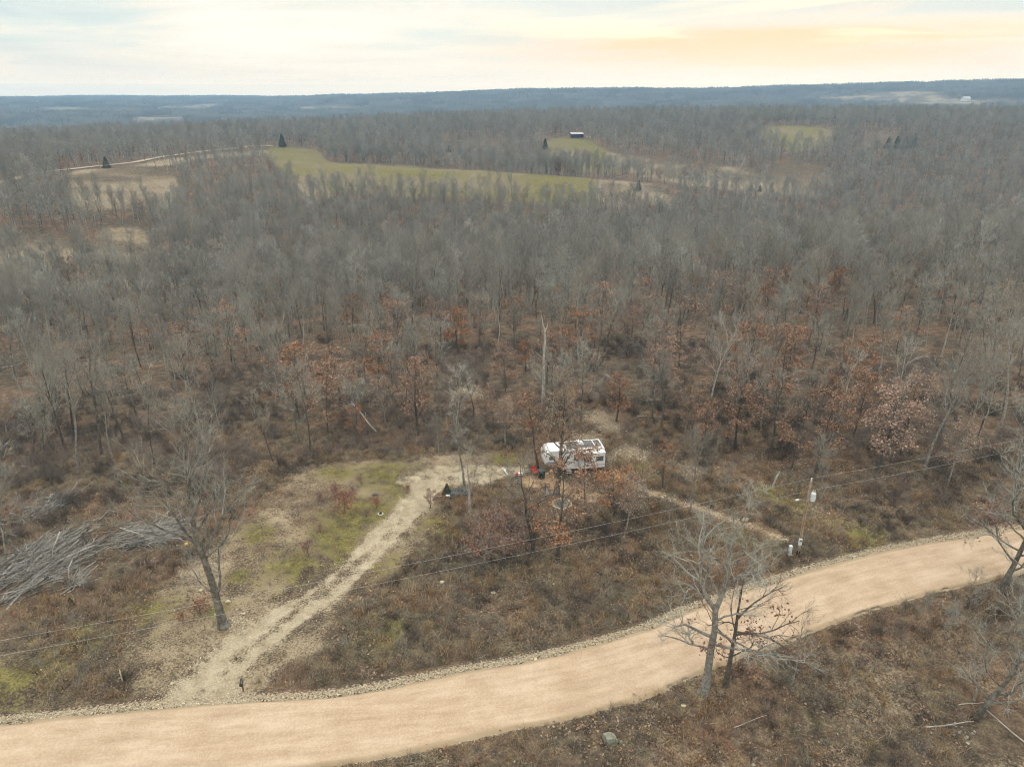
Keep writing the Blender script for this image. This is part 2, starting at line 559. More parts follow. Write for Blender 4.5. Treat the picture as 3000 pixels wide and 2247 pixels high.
def cyl(bm, a, b, r1, r2=None, n=10, caps=True):
    a, b = Vector(a), Vector(b)
    r2 = r1 if r2 is None else r2
    d_ = b - a
    r = bmesh.ops.create_cone(bm, cap_ends=caps, cap_tris=False, segments=n, radius1=r1, radius2=r2, depth=d_.length)
    M = Matrix.Translation((a + b) / 2) @ d_.to_track_quat('Z', 'Y').to_matrix().to_4x4()
    bmesh.ops.transform(bm, matrix=M, verts=r['verts'])
    return r['verts']


def rock_bm(bm, c, s, seed, sub=2):
    rnd = random.Random(seed)
    r = bmesh.ops.create_icosphere(bm, subdivisions=sub, radius=1.0)
    off = [Vector((rnd.uniform(-1, 1), rnd.uniform(-1, 1), rnd.uniform(-1, 1))).normalized() for _ in range(7)]
    cut = [rnd.uniform(0.55, 0.9) for _ in off]
    for v in r['verts']:
        p = v.co.copy()
        for o_, k in zip(off, cut):
            dd = p.dot(o_)
            if dd > k:
                p -= o_ * (dd - k) * 0.85
        p *= 1 + 0.06 * math.sin(7 * p.x + seed) * math.cos(6 * p.y)
        v.co = Vector((p.x * s[0], p.y * s[1], p.z * s[2])) + Vector(c)
    return r['verts']


# ------------------------------------------------------------------ materials
def mat(name, col, rough=0.9, noise=None, per_island=0.0, per_object=0.0, metallic=0.0, bump=0.0, spec=0.2):
    """plain procedural surface: base colour, optional noise towards a second colour, variation per piece / per copy"""
    m = bpy.data.materials.new(name)
    m.use_nodes = True
    t = NT(m.node_tree)
    b = t.n['Principled BSDF']
    b.inputs['Roughness'].default_value = rough
    b.inputs['Metallic'].default_value = metallic
    b.inputs['Specular IOR Level'].default_value = spec
    c = None
    if noise:
        col2, scale, coords = noise
        tc = t.new('ShaderNodeTexCoord').outputs['Object'] if coords == 'o' else t.new('ShaderNodeNewGeometry').outputs['Position']
        nz = t.noise(tc, scale, 4.0, 0.6)
        c = t.mix(t.smooth(nz, 0.32, 0.68), col, col2)
        if bump:
            bp = t.new('ShaderNodeBump')
            bp.inputs['Strength'].default_value = bump
            bp.inputs['Distance'].default_value = 0.02
            t.l.new(nz, bp.inputs['Height'])
            t.l.new(bp.outputs[0], b.inputs['Normal'])
    if per_island or per_object:
        if c is None:
            rgb = t.new('ShaderNodeRGB'); rgb.outputs[0].default_value = (*col, 1); c = rgb.outputs[0]
        hsv = t.new('ShaderNodeHueSaturation')
        t.l.new(c, hsv.inputs['Color'])
        v = None
        if per_island:
            ri = t.new('ShaderNodeNewGeometry').outputs['Random Per Island']
            v = t.math('MULTIPLY_ADD', ri, 2 * per_island, 1 - per_island)
            hsv.inputs['Hue'].default_value = 0.5
            t.l.new(t.math('MULTIPLY_ADD', ri, 0.03, 0.485), hsv.inputs['Hue'])
        if per_object:
            ro = t.new('ShaderNodeObjectInfo').outputs['Random']
            v2 = t.math('MULTIPLY_ADD', ro, 2 * per_object, 1 - per_object)
            v = v2 if v is None else t.math('MULTIPLY', v, v2)
            rs = t.math('FRACT', t.math('MULTIPLY', ro, 17.31))
            t.l.new(t.math('MULTIPLY_ADD', rs, 0.5, 0.62), hsv.inputs['Saturation'])
        t.l.new(v, hsv.inputs['Value'])
        c = hsv.outputs[0]
    if c is None:
        b.inputs['Base Color'].default_value = (*col, 1)
    else:
        t.l.new(c, b.inputs['Base Color'])
    MATS[name] = m
    return m


def ground_material():
    m = bpy.data.materials.new('ground')
    m.use_nodes = True
    t = NT(m.node_tree)
    b = t.n['Principled BSDF']
    b.inputs['Roughness'].default_value = 0.95
    b.inputs['Specular IOR Level'].default_value = 0.1
    pos = t.new('ShaderNodeNewGeometry').outputs['Position']
    a1 = t.new('ShaderNodeAttribute', attribute_name='mask')
    s1 = t.new('ShaderNodeSeparateColor'); t.l.new(a1.outputs['Color'], s1.inputs[0])
    a2 = t.new('ShaderNodeAttribute', attribute_name='mask2')
    s2 = t.new('ShaderNodeSeparateColor'); t.l.new(a2.outputs['Color'], s2.inputs[0])
    green, tan, dirt = s1.outputs
    pale, russet, sand = s2.outputs
    n_big = t.noise(pos, 0.09, 3, 0.55)
    n_mid = t.noise(pos, 0.7, 4, 0.6)
    n_fin = t.noise(pos, 5.5, 4, 0.7)
    n_grn = t.noise(pos, 21.0, 2, 0.6)
    mm = t.math('ADD', t.math('MULTIPLY', n_mid, 0.5), t.math('MULTIPLY', n_fin, 0.5))
    litter = t.ramp(mm, [(0.36, (0.041, 0.034, 0.027)), (0.47, (0.088, 0.068, 0.050)), (0.56, (0.139, 0.109, 0.078)), (0.66, (0.218, 0.180, 0.133))])
    rust = t.ramp(mm, [(0.38, (0.080, 0.047, 0.032)), (0.5, (0.180, 0.108, 0.070)), (0.64, (0.29, 0.19, 0.125))])
    c = t.mix(t.math('MULTIPLY', t.smooth(n_big, 0.44, 0.64), t.math('ADD', 0.30, russet), clamp=True), litter, rust)
    tanc = t.ramp(mm, [(0.36, (0.15, 0.112, 0.072)), (0.5, (0.295, 0.235, 0.16)), (0.64, (0.445, 0.375, 0.275))])
    e = t.math('ADD', tan, t.math('MULTIPLY', t.math('SUBTRACT', n_fin, 0.5), 1.3))
    c = t.mix(t.smooth(e, 0.28, 0.80), c, tanc)
    grnc = t.ramp(mm, [(0.36, (0.070, 0.064, 0.018)), (0.5, (0.140, 0.128, 0.036)), (0.66, (0.25, 0.22, 0.085))])
    e = t.math('ADD', green, t.math('MULTIPLY', t.math('SUBTRACT', t.math('ADD', t.math('MULTIPLY', n_fin, 0.72), t.math('MULTIPLY', n_mid, 0.55)), 0.635), 4.2))
    c = t.mix(t.math('MULTIPLY', t.smooth(e, 0.36, 1.15), 0.9), c, grnc)
    dirtc = t.ramp(mm, [(0.34, (0.22, 0.18, 0.125)), (0.5, (0.37, 0.315, 0.225)), (0.66, (0.51, 0.45, 0.345))])
    e = t.math('ADD', dirt, t.math('MULTIPLY', t.math('SUBTRACT', mm, 0.5), 1.9))
    c = t.mix(t.smooth(e, 0.30, 0.78), c, dirtc)
    sandc = t.ramp(mm, [(0.36, (0.30, 0.195, 0.11)), (0.6, (0.46, 0.33, 0.205))])
    e = t.math('ADD', sand, t.math('MULTIPLY', t.math('SUBTRACT', mm, 0.5), 1.4))
    c = t.mix(t.smooth(e, 0.35, 0.8), c, sandc)
    palec = t.ramp(n_fin, [(0.38, (0.18, 0.14, 0.098)), (0.5, (0.32, 0.262, 0.185)), (0.62, (0.46, 0.395, 0.295))])
    e = t.math('ADD', pale, t.math('MULTIPLY', t.math('SUBTRACT', n_fin, 0.5), 1.9))
    c = t.mix(t.smooth(e, 0.36, 0.80), c, palec)
    t.l.new(c, b.inputs['Base Color'])
    bp = t.new('ShaderNodeBump')
    bp.inputs['Strength'].default_value = 0.7
    bp.inputs['Distance'].default_value = 0.12
    t.l.new(t.math('ADD', n_fin, t.math('MULTIPLY', n_grn, 0.4)), bp.inputs['Height'])
    t.l.new(bp.outputs[0], b.inputs['Normal'])
    MATS['ground'] = m
    return m


def road_material():
    m = bpy.data.materials.new('gravel_road')
    m.use_nodes = True
    t = NT(m.node_tree)
    b = t.n['Principled BSDF']
    b.inputs['Roughness'].default_value = 0.9
    b.inputs['Specular IOR Level'].default_value = 0.15
    pos = t.new('ShaderNodeNewGeometry').outputs['Position']
    at = t.new('ShaderNodeAttribute', attribute_name='lane')      # x across 0..1, y metres along
    sp = t.new('ShaderNodeSeparateXYZ'); t.l.new(at.outputs['Vector'], sp.inputs[0])
    across, along = sp.outputs[0], sp.outputs[1]
    # tyre-polished bands follow the lane
    cv = t.new('ShaderNodeCombineXYZ')
    t.l.new(t.math('MULTIPLY', across, 5.0), cv.inputs[0]); t.l.new(t.math('MULTIPLY', along, 0.11), cv.inputs[1])
    band = t.noise(cv.outputs[0], 1.6, 4, 0.6)
    n1 = t.noise(pos, 0.35, 4, 0.6)
    n2 = t.noise(pos, 6.0, 4, 0.7)
    n3 = t.noise(pos, 14.0, 2, 0.7)
    f = t.math('ADD', t.math('MULTIPLY', band, 0.40), t.math('ADD', t.math('MULTIPLY', n1, 0.26), t.math('MULTIPLY', n2, 0.34)))
    c = t.ramp(f, [(0.36, (0.325, 0.235, 0.160)), (0.48, (0.435, 0.328, 0.232)), (0.60, (0.53, 0.42, 0.315))])
    damp = t.smooth(t.noise(pos, 0.13, 3, 0.6), 0.55, 0.70)
    c = t.mix(t.math('MULTIPLY', damp, 0.35), c, (0.36, 0.265, 0.175))
    speck = t.smooth(n3, 0.64, 0.72)
    c = t.mix(t.math('MULTIPLY', speck, 0.5), c, (0.60, 0.52, 0.41))
    # loose, browner edge
    edge = t.smooth(t.math('ABSOLUTE', t.math('SUBTRACT', across, 0.5)), 0.36, 0.5)
    eb = t.math('ADD', edge, t.math('MULTIPLY', t.math('SUBTRACT', n2, 0.5), 1.0))
    c = t.mix(t.math('MULTIPLY', t.smooth(eb, 0.45, 0.95), 0.75), c, (0.29, 0.225, 0.145))
    t.l.new(c, b.inputs['Base Color'])
    bp = t.new('ShaderNodeBump')
    bp.inputs['Strength'].default_value = 0.35
    bp.inputs['Distance'].default_value = 0.03
    t.l.new(t.math('ADD', n2, n3), bp.inputs['Height'])
    t.l.new(bp.outputs[0], b.inputs['Normal'])
    MATS['road'] = m
    return m


ground_material()
road_material()


# ------------------------------------------------------------------ ground
def set_masks(me, X, Y):
    n = len(X)
    r = np.hypot(X, Y)
    M = np.zeros((n, 4), np.float32); M2 = np.zeros((n, 4), np.float32)
    M[:, 3] = 1; M2[:, 3] = 1
    sdf, kind = field_sdf(X, Y)
    wd = np.clip(r * 0.006, 0.6, 40)
    f = sstep(sdf + wd * 2.0 * fbm(X / (wd * 6), Y / (wd * 6), 8, 2), -wd, wd)
    f = np.where(r < 200, 0, f)
    patch = fbm(X / 25, Y / 25, 14, 3); patch2 = fbm(X / 40, Y / 30, 15, 3)
    M[:, 1] = f * np.where(kind == 0, 0.55, np.where(kind == 1, 0.50 + 0.6 * patch, 0.30))
    M[:, 0] = f * np.where(kind == 0, 0.95 + 0.7 * patch, np.where(kind == 1, 0.16 + 0.4 * patch2, 0.0))
    M2[:, 1] = np.clip(0.55 + 0.5 * fbm(X / 45, Y / 45, 18, 2), 0, 1) * (1 - f)
    M[:, 1] = np.maximum(M[:, 1], (0.20 + 0.25 * patch) * (1 - f))
    near = r < 175
    x, y = X[near], Y[near]
    wob = fbm(x / 3.0, y / 3.0, 40, 3)
    lawn = sstep(poly_sdf(x, y, LAWN_POLY) + 1.6 * wob, -0.8, 1.2)
    grn = np.zeros(len(x))
    for (u, v), rad in GREEN_SPOTS:
        q = P(u, v)[0]
        grn = np.maximum(grn, 0.86 * np.exp(-(((x - q[0]) ** 2 + (y - q[1]) ** 2) / rad ** 2)))
    pale = np.zeros(len(x))
    for (u, v), rad in PALE_SPOTS:
        q = P(u, v)[0]
        pale = np.maximum(pale, 0.62 * np.exp(-(((x - q[0]) ** 2 + (y - q[1]) ** 2) / rad ** 2)))
    sand = np.zeros(len(x))
    for (u, v), rad in SAND_SPOTS:
        q = P(u, v)[0]
        sand = np.maximum(sand, 0.85 * np.exp(-(((x - q[0]) ** 2 + (y - q[1]) ** 2) / rad ** 2)))
    tr = line_dist(x, y, TRACK_R)
    tg = line_dist(x, y, TRACK_G)
    pale = np.maximum(pale, 0.62 * np.exp(-(tr / 0.7) ** 2))
    sand = np.maximum(sand, 0.6 * np.exp(-(tr / 1.3) ** 2))
    pale = np.maximum(pale, 0.40 * np.exp(-((tg - 1.0) / 0.5) ** 2))
    grn = np.maximum(grn, 0.40 * np.exp(-(tg / 1.4) ** 2))
    ds = poly_sdf(x, y, DRIVE_POLY)
    drive = sstep(ds + 0.8 * wob, -1.0, 1.0)
    rut = np.minimum(line_dist(x, y, RUT_A), line_dist(x, y, RUT_B))
    dirt = drive * np.clip(0.40 + 0.25 * sstep(y, 56, 48) + 0.30 * sstep(y, 66, 72) + 0.42 * np.exp(-(rut / 0.6) ** 2) + 0.25 * wob, 0, 1)
    up = line_dist(x, y, ROAD_UP[::4]); s = poly_sdf(x, y, ROAD_POLY[::4])
    lo = line_dist(x, y, ROAD_LO[::4])
    shoulder = np.where((up < lo) & (s < 0.4), np.exp(-((up - 0.4) / 0.55) ** 2), np.where(s < 0.4, 0.45 * np.exp(-(lo / 0.4) ** 2), 0))
    pale = np.maximum(pale, 0.85 * shoulder)
    dirt = np.maximum(dirt, 0.9 * sstep(s, -0.3, 0.3))
    tan = np.maximum(lawn * (0.55 + 0.35 * wob), 0.25 + 0.35 * fbm(x / 7, y / 7, 52, 3)) * 0.95
    open_near = sstep(poly_sdf(x, y, CLEAR_POLY), -3, 4)
    tan = np.where(open_near > 0, tan, tan * 0.55)
    tan = tan + np.where((lo < up) & (s < 0), 0.04 + 0.32 * fbm(x / 4, y / 4, 55, 3), 0)
    grn = grn + (0.13 + 0.25 * fbm(x / 5, y / 5, 61, 2)) * np.clip(open_near, 0, 1) * (1 - drive)
    M[near, 0] = np.clip(grn, 0, 1) * (1 - 0.8 * drive * np.exp(-(rut / 0.9) ** 2))
    M[near, 1] = np.clip(tan, 0, 1)
    M[near, 2] = np.clip(dirt, 0, 1)
    M2[near, 0] = np.clip(pale, 0, 1)
    M2[near, 1] = np.clip(0.25 + 0.45 * fbm(x / 9, y / 9, 71, 2), 0, 1) * (1 - 0.8 * lawn)
    M2[near, 2] = np.clip(sand, 0, 1)
    for nm, A in (('mask', M), ('mask2', M2)):
        at = me.attributes.new(nm, 'FLOAT_COLOR', 'POINT')
        at.data.foreach_set('color', A.ravel())


def build_ground():
    az = np.radians(np.concatenate([np.linspace(-100, -46, 24)[:-1], np.linspace(-46, 46, 620), np.linspace(46, 100, 24)[1:]]))
    rr = [4.0, 12.0, 20.0, 27.0]
    while rr[-1] < 175:
        rr.append(rr[-1] * 1.0072)
    while rr[-1] < 6350:
        rr.append(rr[-1] * 1.017)
    rr = np.array(rr)
    A, Rr = np.meshgrid(az, rr)
    X = (np.sin(A) * Rr).ravel(); Y = (np.cos(A) * Rr).ravel()
    Z = hg(X, Y)
    na, nr = len(az), len(rr)
    i = np.arange(nr - 1)[:, None] * na + np.arange(na - 1)[None, :]
    i = i.ravel()
    F = np.stack([i, i + na, i + na + 1, i + 1], 1)[:, ::-1]
    me = mesh_np('ground', np.stack([X, Y, Z], 1), F[:, ::-1].copy()[:, ::-1], [MATS['ground']], smooth=True)
    set_masks(me, X, Y)
    o = link('ground', me)
    tag(o, 'brown leaf-littered ground with lawn patches and distant pastures', kind='structure')


def build_road():
    n = 900
    up = smooth_line(RU, n); lo = smooth_line(RL, n)
    k = 22
    V = []; L = []
    seg = np.concatenate([[0], np.cumsum(np.linalg.norm(np.diff((up + lo) / 2, axis=0), axis=1))])
    for j in range(k + 1):
        f = j / k
        w_ = 0.0
        q = up * (1 - f) + lo * f
        if j == 0 or j == k:
            dirv = (lo - up) / (np.linalg.norm(lo - up, axis=1)[:, None])
            wob = 0.38 * fbm(seg / 0.9, np.full(n, j * 3.0), 90, 3) + 0.40 * fbm(seg / 5, np.full(n, j * 7.0), 92, 2)
            q = q + dirv * wob[:, None]
        z = h0(q[:, 0], q[:, 1]) + 0.02 + 0.07 * math.sin(math.pi * f) + 0.015 * fbm(q[:, 0] / 1.5, q[:, 1] / 1.5, 95, 2)
        if j == 0 or j == k:
            z = z - 0.12
        V.append(np.column_stack([q, z])); L.append(np.column_stack([np.full(n, f), seg, np.zeros(n)]))
    V = np.array(V); L = np.array(L)
    idx = np.arange((k + 1) * n).reshape(k + 1, n)
    F = np.stack([idx[:-1, :-1].ravel(), idx[1:, :-1].ravel(), idx[1:, 1:].ravel(), idx[:-1, 1:].ravel()], 1)
    me = mesh_np('road', V.reshape(-1, 3), F, [MATS['road']], smooth=True)
    at = me.attributes.new('lane', 'FLOAT_VECTOR', 'POINT')
    at.data.foreach_set('vector', L.reshape(-1, 3).astype(np.float32).ravel())
    tag(link('road', me), 'wide pale tan gravel road curving past the clearing', kind='structure')

    # the two-rut drive: a sheet of the same worn ground, laid just over it
    bx = (DRIVE_POLY[:, 0].min(), DRIVE_POLY[:, 0].max(), DRIVE_POLY[:, 1].min(), DRIVE_POLY[:, 1].max())
    st = 0.16
    gx = np.arange(bx[0], bx[1], st); gy = np.arange(bx[2], bx[3], st)
    X, Y = np.meshgrid(gx, gy)
    xs, ys = X.ravel(), Y.ravel()
    keep = (poly_sdf(xs, ys, DRIVE_POLY) > -0.1) & (poly_sdf(xs, ys, ROAD_POLY[::4]) < 0.15)
    keep = keep.reshape(X.shape)
    q = keep[:-1, :-1] & keep[1:, :-1] & keep[1:, 1:] & keep[:-1, 1:]
    ii = np.arange(X.size).reshape(X.shape)
    F = np.stack([ii[:-1, :-1][q], ii[:-1, 1:][q], ii[1:, 1:][q], ii[1:, :-1][q]], 1)
    used, inv = np.unique(F, return_inverse=True)
    xs, ys = xs[used], ys[used]
    me = mesh_np('driveway', np.column_stack([xs, ys, hg(xs, ys) + 0.03]), inv.reshape(F.shape), [MATS['ground']], smooth=True)
    set_masks(me, xs, ys)
    tag(link('driveway', me), 'two-rut dirt drive running from the gravel road to the camper', kind='structure')

    # far gravel road on the ridge
    c = FAR_ROAD
    tdir = np.gradient(c, axis=0); tdir /= np.linalg.norm(tdir, axis=1)[:, None]
    nrm = np.column_stack([-tdir[:, 1], tdir[:, 0]])
    rows = []
    for w_ in (-2.8, -1.0, 1.0, 2.8):
        q = c + nrm * w_
        rows.append(np.column_stack([q, h0(q[:, 0], q[:, 1]) + 0.35]))
    V = np.array(rows); n = len(c)
    idx = np.arange(4 * n).reshape(4, n)
    F = np.stack([idx[:-1, :-1].ravel(), idx[:-1, 1:].ravel(), idx[1:, 1:].ravel(), idx[1:, :-1].ravel()], 1)
    me = mesh_np('ridge_road', V.reshape(-1, 3), F, [mat('ridge_gravel', (0.36, 0.275, 0.205), noise=((0.46, 0.37, 0.29), 0.3, 'w'))], smooth=True)
    tag(link('ridge_road', me), 'pale gravel road along the distant wooded ridge', kind='structure')


build_ground()
build_road()

# ------------------------------------------------------------------ vegetation: meshes
class Acc:
    """collects tubes, spikes and leaf faces into numpy arrays"""
    def __init__(self):
        self.V = []; self.F3 = []; self.F4 = []; self.n = 0

    def add(self, v, f3=None, f4=None):
        self.V.append(v)
        if f3 is not None and len(f3):
            self.F3.append(f3 + self.n)
        if f4 is not None and len(f4):
            self.F4.append(f4 + self.n)
        self.n += len(v)

    def tube(self, pts, rad, k):
        pts = np.asarray(pts, float); rad = np.asarray(rad, float)
        n = len(pts)
        t = np.gradient(pts, axis=0)
        t /= np.linalg.norm(t, axis=1)[:, None] + 1e-9
        ref = np.array([0.31, 0.95, 0.05]) if abs(t[0, 2]) > 0.5 else np.array([0.05, 0.1, 1.0])
        a = np.cross(t, ref); a /= np.linalg.norm(a, axis=1)[:, None] + 1e-9
        b = np.cross(t, a)
        th = np.arange(k) * 2 * math.pi / k
        ring = pts[:, None, :] + rad[:, None, None] * (np.cos(th)[None, :, None] * a[:, None, :] + np.sin(th)[None, :, None] * b[:, None, :])
        i = (np.arange(n - 1)[:, None] * k + np.arange(k)[None, :]).ravel()
        j = (np.arange(n - 1)[:, None] * k + (np.arange(k) + 1)[None, :] % k).ravel()
        f4 = np.stack([i, j, j + k, i + k], 1)
        cap = np.stack([np.full(k - 2, (n - 1) * k), (n - 1) * k + np.arange(1, k - 1), (n - 1) * k + np.arange(2, k)], 1)
        self.add(ring.reshape(-1, 3), cap, f4)

    def spikes(self, base, tip, r):
        """many three-sided tapering twigs at once"""
        n = len(base)
        if n == 0:
            return
        d_ = tip - base
        d_ = d_ / (np.linalg.norm(d_, axis=1)[:, None] + 1e-9)
        ref = np.where(np.abs(d_[:, 2:3]) > 0.7, np.array([[1.0, 0.2, 0]]), np.array([[0.1, 0, 1.0]]))
        a = np.cross(d_, ref); a /= np.linalg.norm(a, axis=1)[:, None] + 1e-9
        b = np.cross(d_, a)
        r = np.broadcast_to(np.asarray(r, float), (n,))[:, None]
        v = np.stack([base + r * a, base + r * (-0.5 * a + 0.866 * b), base + r * (-0.5 * a - 0.866 * b), tip], 1)
        i = np.arange(n) * 4
        f = np.concatenate([np.stack([i, i + 1, i + 3], 1), np.stack([i + 1, i + 2, i + 3], 1), np.stack([i + 2, i, i + 3], 1)])
        self.add(v.reshape(-1, 3), f)

    def leaves(self, c, size, rng, droop=0.3):
        """small bent leaf clumps: two triangles folded along the midrib"""
        n = len(c)
        a = rng.normal(size=(n, 3)); a[:, 2] = a[:, 2] * 0.6 - droop
        a /= np.linalg.norm(a, axis=1)[:, None]
        b = np.cross(a, rng.normal(size=(n, 3))); b /= np.linalg.norm(b, axis=1)[:, None] + 1e-9
        nrm = np.cross(a, b)
        s = (size * rng.uniform(0.6, 1.35, n))[:, None]
        v = np.stack([c, c + s * (0.5 * a + 0.36 * b + 0.1 * nrm), c + s * a, c + s * (0.5 * a - 0.36 * b + 0.1 * nrm)], 1)
        i = np.arange(n) * 4
        self.add(v.reshape(-1, 3), np.concatenate([np.stack([i, i + 1, i + 2], 1), np.stack([i, i + 2, i + 3], 1)]))

    def mesh(self, name, m):
        F = []
        if self.F3:
            F.append(np.concatenate(self.F3))
        if self.F4:
            F.append(np.concatenate(self.F4))
        return mesh_np(name, np.concatenate(self.V), F, [m])

    def arrays(self):
        return np.concatenate(self.V), (np.concatenate(self.F3) if self.F3 else np.zeros((0, 3), int)), (np.concatenate(self.F4) if self.F4 else np.zeros((0, 4), int))


def unit(v):
    v = np.asarray(v, float)
    return v / (np.linalg.norm(v) + 1e-9)


def branch_path(rng, p0, d0, length, n, wander, lift):
    pts = [np.array(p0, float)]
    d_ = unit(d0)
    st = length / n
    for _ in range(n):
        d_ = unit(d_ + rng.normal(scale=wander, size=3) + np.array([0, 0, lift]))
        pts.append(pts[-1] + d_ * st)
    return np.array(pts)


def at(path, f):
    x = f * (len(path) - 1)
    i = min(int(x), len(path) - 2)
    return path[i] * (1 - (x - i)) + path[i + 1] * (x - i), unit(path[i + 1] - path[i])


def off_dir(rng, t, ang):
    """direction at an angle from t, random around it"""
    a = unit(np.cross(t, rng.normal(size=3)))
    return unit(t * math.cos(ang) + a * math.sin(ang))


def make_tree(seed, H, r0, start=0.38, n_prim=16, reach=0.34, ang=(0.6, 1.0), n_sec=6, n_ter=3, twigs=1300, twig_len=1.0, twig_r=0.012,
              path=None, limbs=(), wander=0.05, gnarl=0.16, lift=0.10, top=1.0, leaf_n=0, leaf_size=0.22, leaf_low=0.0, sides=7, dead=False):
    """returns (trunk Acc, crown Acc, leaf Acc or None): trunk and main limbs / finer branches and twigs / kept leaves"""
    rng = np.random.default_rng(seed)
    trunk, crown = Acc(), Acc()
    if path is None:
        path = branch_path(rng, (0, 0, -0.3), (rng.normal(scale=0.05), rng.normal(scale=0.05), 1), H, 9, wander, 0.06)
    path = np.asarray(path, float)
    if path[0][2] > -0.1:
        path = np.vstack([path[0] - [0, 0, 0.4], path])
    zt = np.linspace(0, 1, len(path))
    rad = r0 * (1 - zt * 0.93) ** 0.85
    # root flare
    zf = np.array([-0.4, 0.0, 0.22, 0.6]) * max(0.3, min(1.0, r0 / 0.3))
    fl = np.array([1.9, 1.55, 1.22, 1.05])
    low_z = path[:, 2]
    base = np.column_stack([np.interp(zf, low_z[:4], path[:4, 0]), np.interp(zf, low_z[:4], path[:4, 1]), zf])
    up_ = path[:, 2] > 1.0
    trunk.tube(np.vstack([base, path[up_]]), np.concatenate([r0 * fl, rad[up_]]), sides)
    segs = []      # (path, strength) for twig seeding

    def rec(p0, d0, L, r, lvl):
        n = 5 if lvl == 0 else (4 if lvl == 1 else 3)
        pth = branch_path(rng, p0, d0, L, n, gnarl * (0.8 + 0.25 * lvl), lift)
        rr = r * np.linspace(1, 0.28, len(pth))
        (trunk if lvl == 0 else crown).tube(pth, rr, 5 if lvl == 0 else (4 if lvl == 1 else 3))
        segs.append((pth, L, lvl))
        if lvl < 2:
            m = n_sec if lvl == 0 else n_ter
            for k in range(m):
                f = rng.uniform(0.28, 0.98)
                q, t = at(pth, f)
                rec(q, off_dir(rng, t, rng.uniform(0.45, 0.95)), L * (0.62 - 0.25 * f) * rng.uniform(0.7, 1.2), max(r * (1 - 0.7 * f) * 0.6, 0.012), lvl + 1)

    for k in range(n_prim):
        f = start + (0.97 - start) * ((k + rng.uniform(0, 1)) / n_prim)
        q, t = at(path, f)
        az = k * 2.4 + rng.uniform(-0.5, 0.5)
        side = np.array([math.cos(az), math.sin(az), 0])
        g = (f - start) / (1 - start)
        el = rng.uniform(*ang) * (1 - 0.35 * g)
        dd = unit(side * math.sin(el) + np.array([0, 0, 1]) * math.cos(el))
        L = H * reach * (0.55 + 0.75 * math.sin(math.pi * (0.18 + 0.72 * g))) * rng.uniform(0.75, 1.15) * (1 if g < 0.85 else 0.75)
        rr = float(np.interp(f, zt, rad)) * rng.uniform(0.38, 0.55)
        rec(q, dd, L, max(rr, 0.02), 0)
    for (f, dd, L, rr) in limbs:
        q, t = at(path, f)
        rec(q, dd, L, rr, 0)
    segs.append((path[-3:], H * 0.2, 0))
    if twigs:
        wts = np.array([s[1] * (0.5 + 0.6 * s[2]) for s in segs]); wts /= wts.sum()
        which = rng.choice(len(segs), twigs, p=wts)
        B = np.zeros((twigs, 3)); T = np.zeros((twigs, 3))
        for j, wi in enumerate(which):
            pth, L, lvl = segs[wi]
            q, t = at(pth, rng.uniform(0.15, 1.0))
            dd = unit(off_dir(rng, t, rng.uniform(0.2, 0.9)) + [0, 0, 0.25])
            B[j] = q; T[j] = q + dd * twig_len * rng.uniform(0.5, 1.3)
        crown.spikes(B, T, twig_r * rng.uniform(0.6, 1.2, twigs))
    leaf = None
    if leaf_n:
        leaf = Acc()
        segs_l = [s for s in segs if s[2] > 0] or segs
        wts = np.array([s[1] for s in segs_l]) * np.array([1.0 + leaf_low * max(0, 1 - s[0][0][2] / (0.6 * H)) * 3 for s in segs_l])
        wts /= wts.sum()
        C = np.zeros((leaf_n, 3))
        nc = max(6, leaf_n // 11)
        cen = []
        for wi in rng.choice(len(segs_l), nc, p=wts):
            q, t = at(segs_l[wi][0], rng.uniform(0.3, 1.0))
            cen.append(q)
        cen = np.array(cen)
        big = rng.gamma(1.6, 1.0, nc); big /= big.sum()
        ci = rng.choice(nc, leaf_n, p=big)
        C = cen[ci] + rng.normal(size=(leaf_n, 3)) * (0.16 + 0.9 * np.sqrt(big[ci]) * 1.6)[:, None] * np.array([1, 1, 0.7])
        leaf.leaves(C, leaf_size, rng)
    return trunk, crown, leaf


def join_mesh(name, parts):
    """parts: (Acc, material) -> one mesh with material slots"""
    V = []; F3 = []; F4 = []; m3 = []; m4 = []; n = 0; ms = []
    for k, (acc, m) in enumerate(parts):
        v, f3, f4 = acc.arrays()
        V.append(v); F3.append(f3 + n); F4.append(f4 + n); m3.append(np.full(len(f3), k)); m4.append(np.full(len(f4), k)); n += len(v); ms.append(m)
    F3 = np.concatenate(F3); F4 = np.concatenate(F4)
    F = ([F3] if len(F3) else []) + ([F4] if len(F4) else [])
    return mesh_np(name, np.concatenate(V), F, ms, np.concatenate([np.concatenate(m3) if len(F3) else np.zeros(0), np.concatenate(m4) if len(F4) else np.zeros(0)]))


BARK = mat('bark_grey', (0.15, 0.135, 0.112), noise=((0.34, 0.32, 0.275), 3.5, 'o'), per_object=0.28, bump=0.5)
BARK_DARK = mat('bark_dark', (0.055, 0.045, 0.038), noise=((0.125, 0.11, 0.09), 3.0, 'o'), per_object=0.2, bump=0.5)
BARK_PALE = mat('bark_pale', (0.24, 0.228, 0.20), noise=((0.46, 0.44, 0.39), 2.0, 'o'), per_object=0.15, bump=0.3)
TWIG = mat('twig_grey', (0.255, 0.238, 0.204), per_island=0.25, per_object=0.25)
TWIG_PALE = mat('twig_pale', (0.44, 0.42, 0.38), per_island=0.2, per_object=0.15)
TWIG_LICHEN = mat('twig_lichen', (0.24, 0.232, 0.205), noise=((0.37, 0.38, 0.345), 1.5, 'o'), per_island=0.25)
TWIG_DARK = mat('twig_weathered', (0.175, 0.168, 0.15), noise=((0.30, 0.305, 0.28), 1.5, 'o'), per_island=0.25)  # darker twig colour of the lone tree by the drive
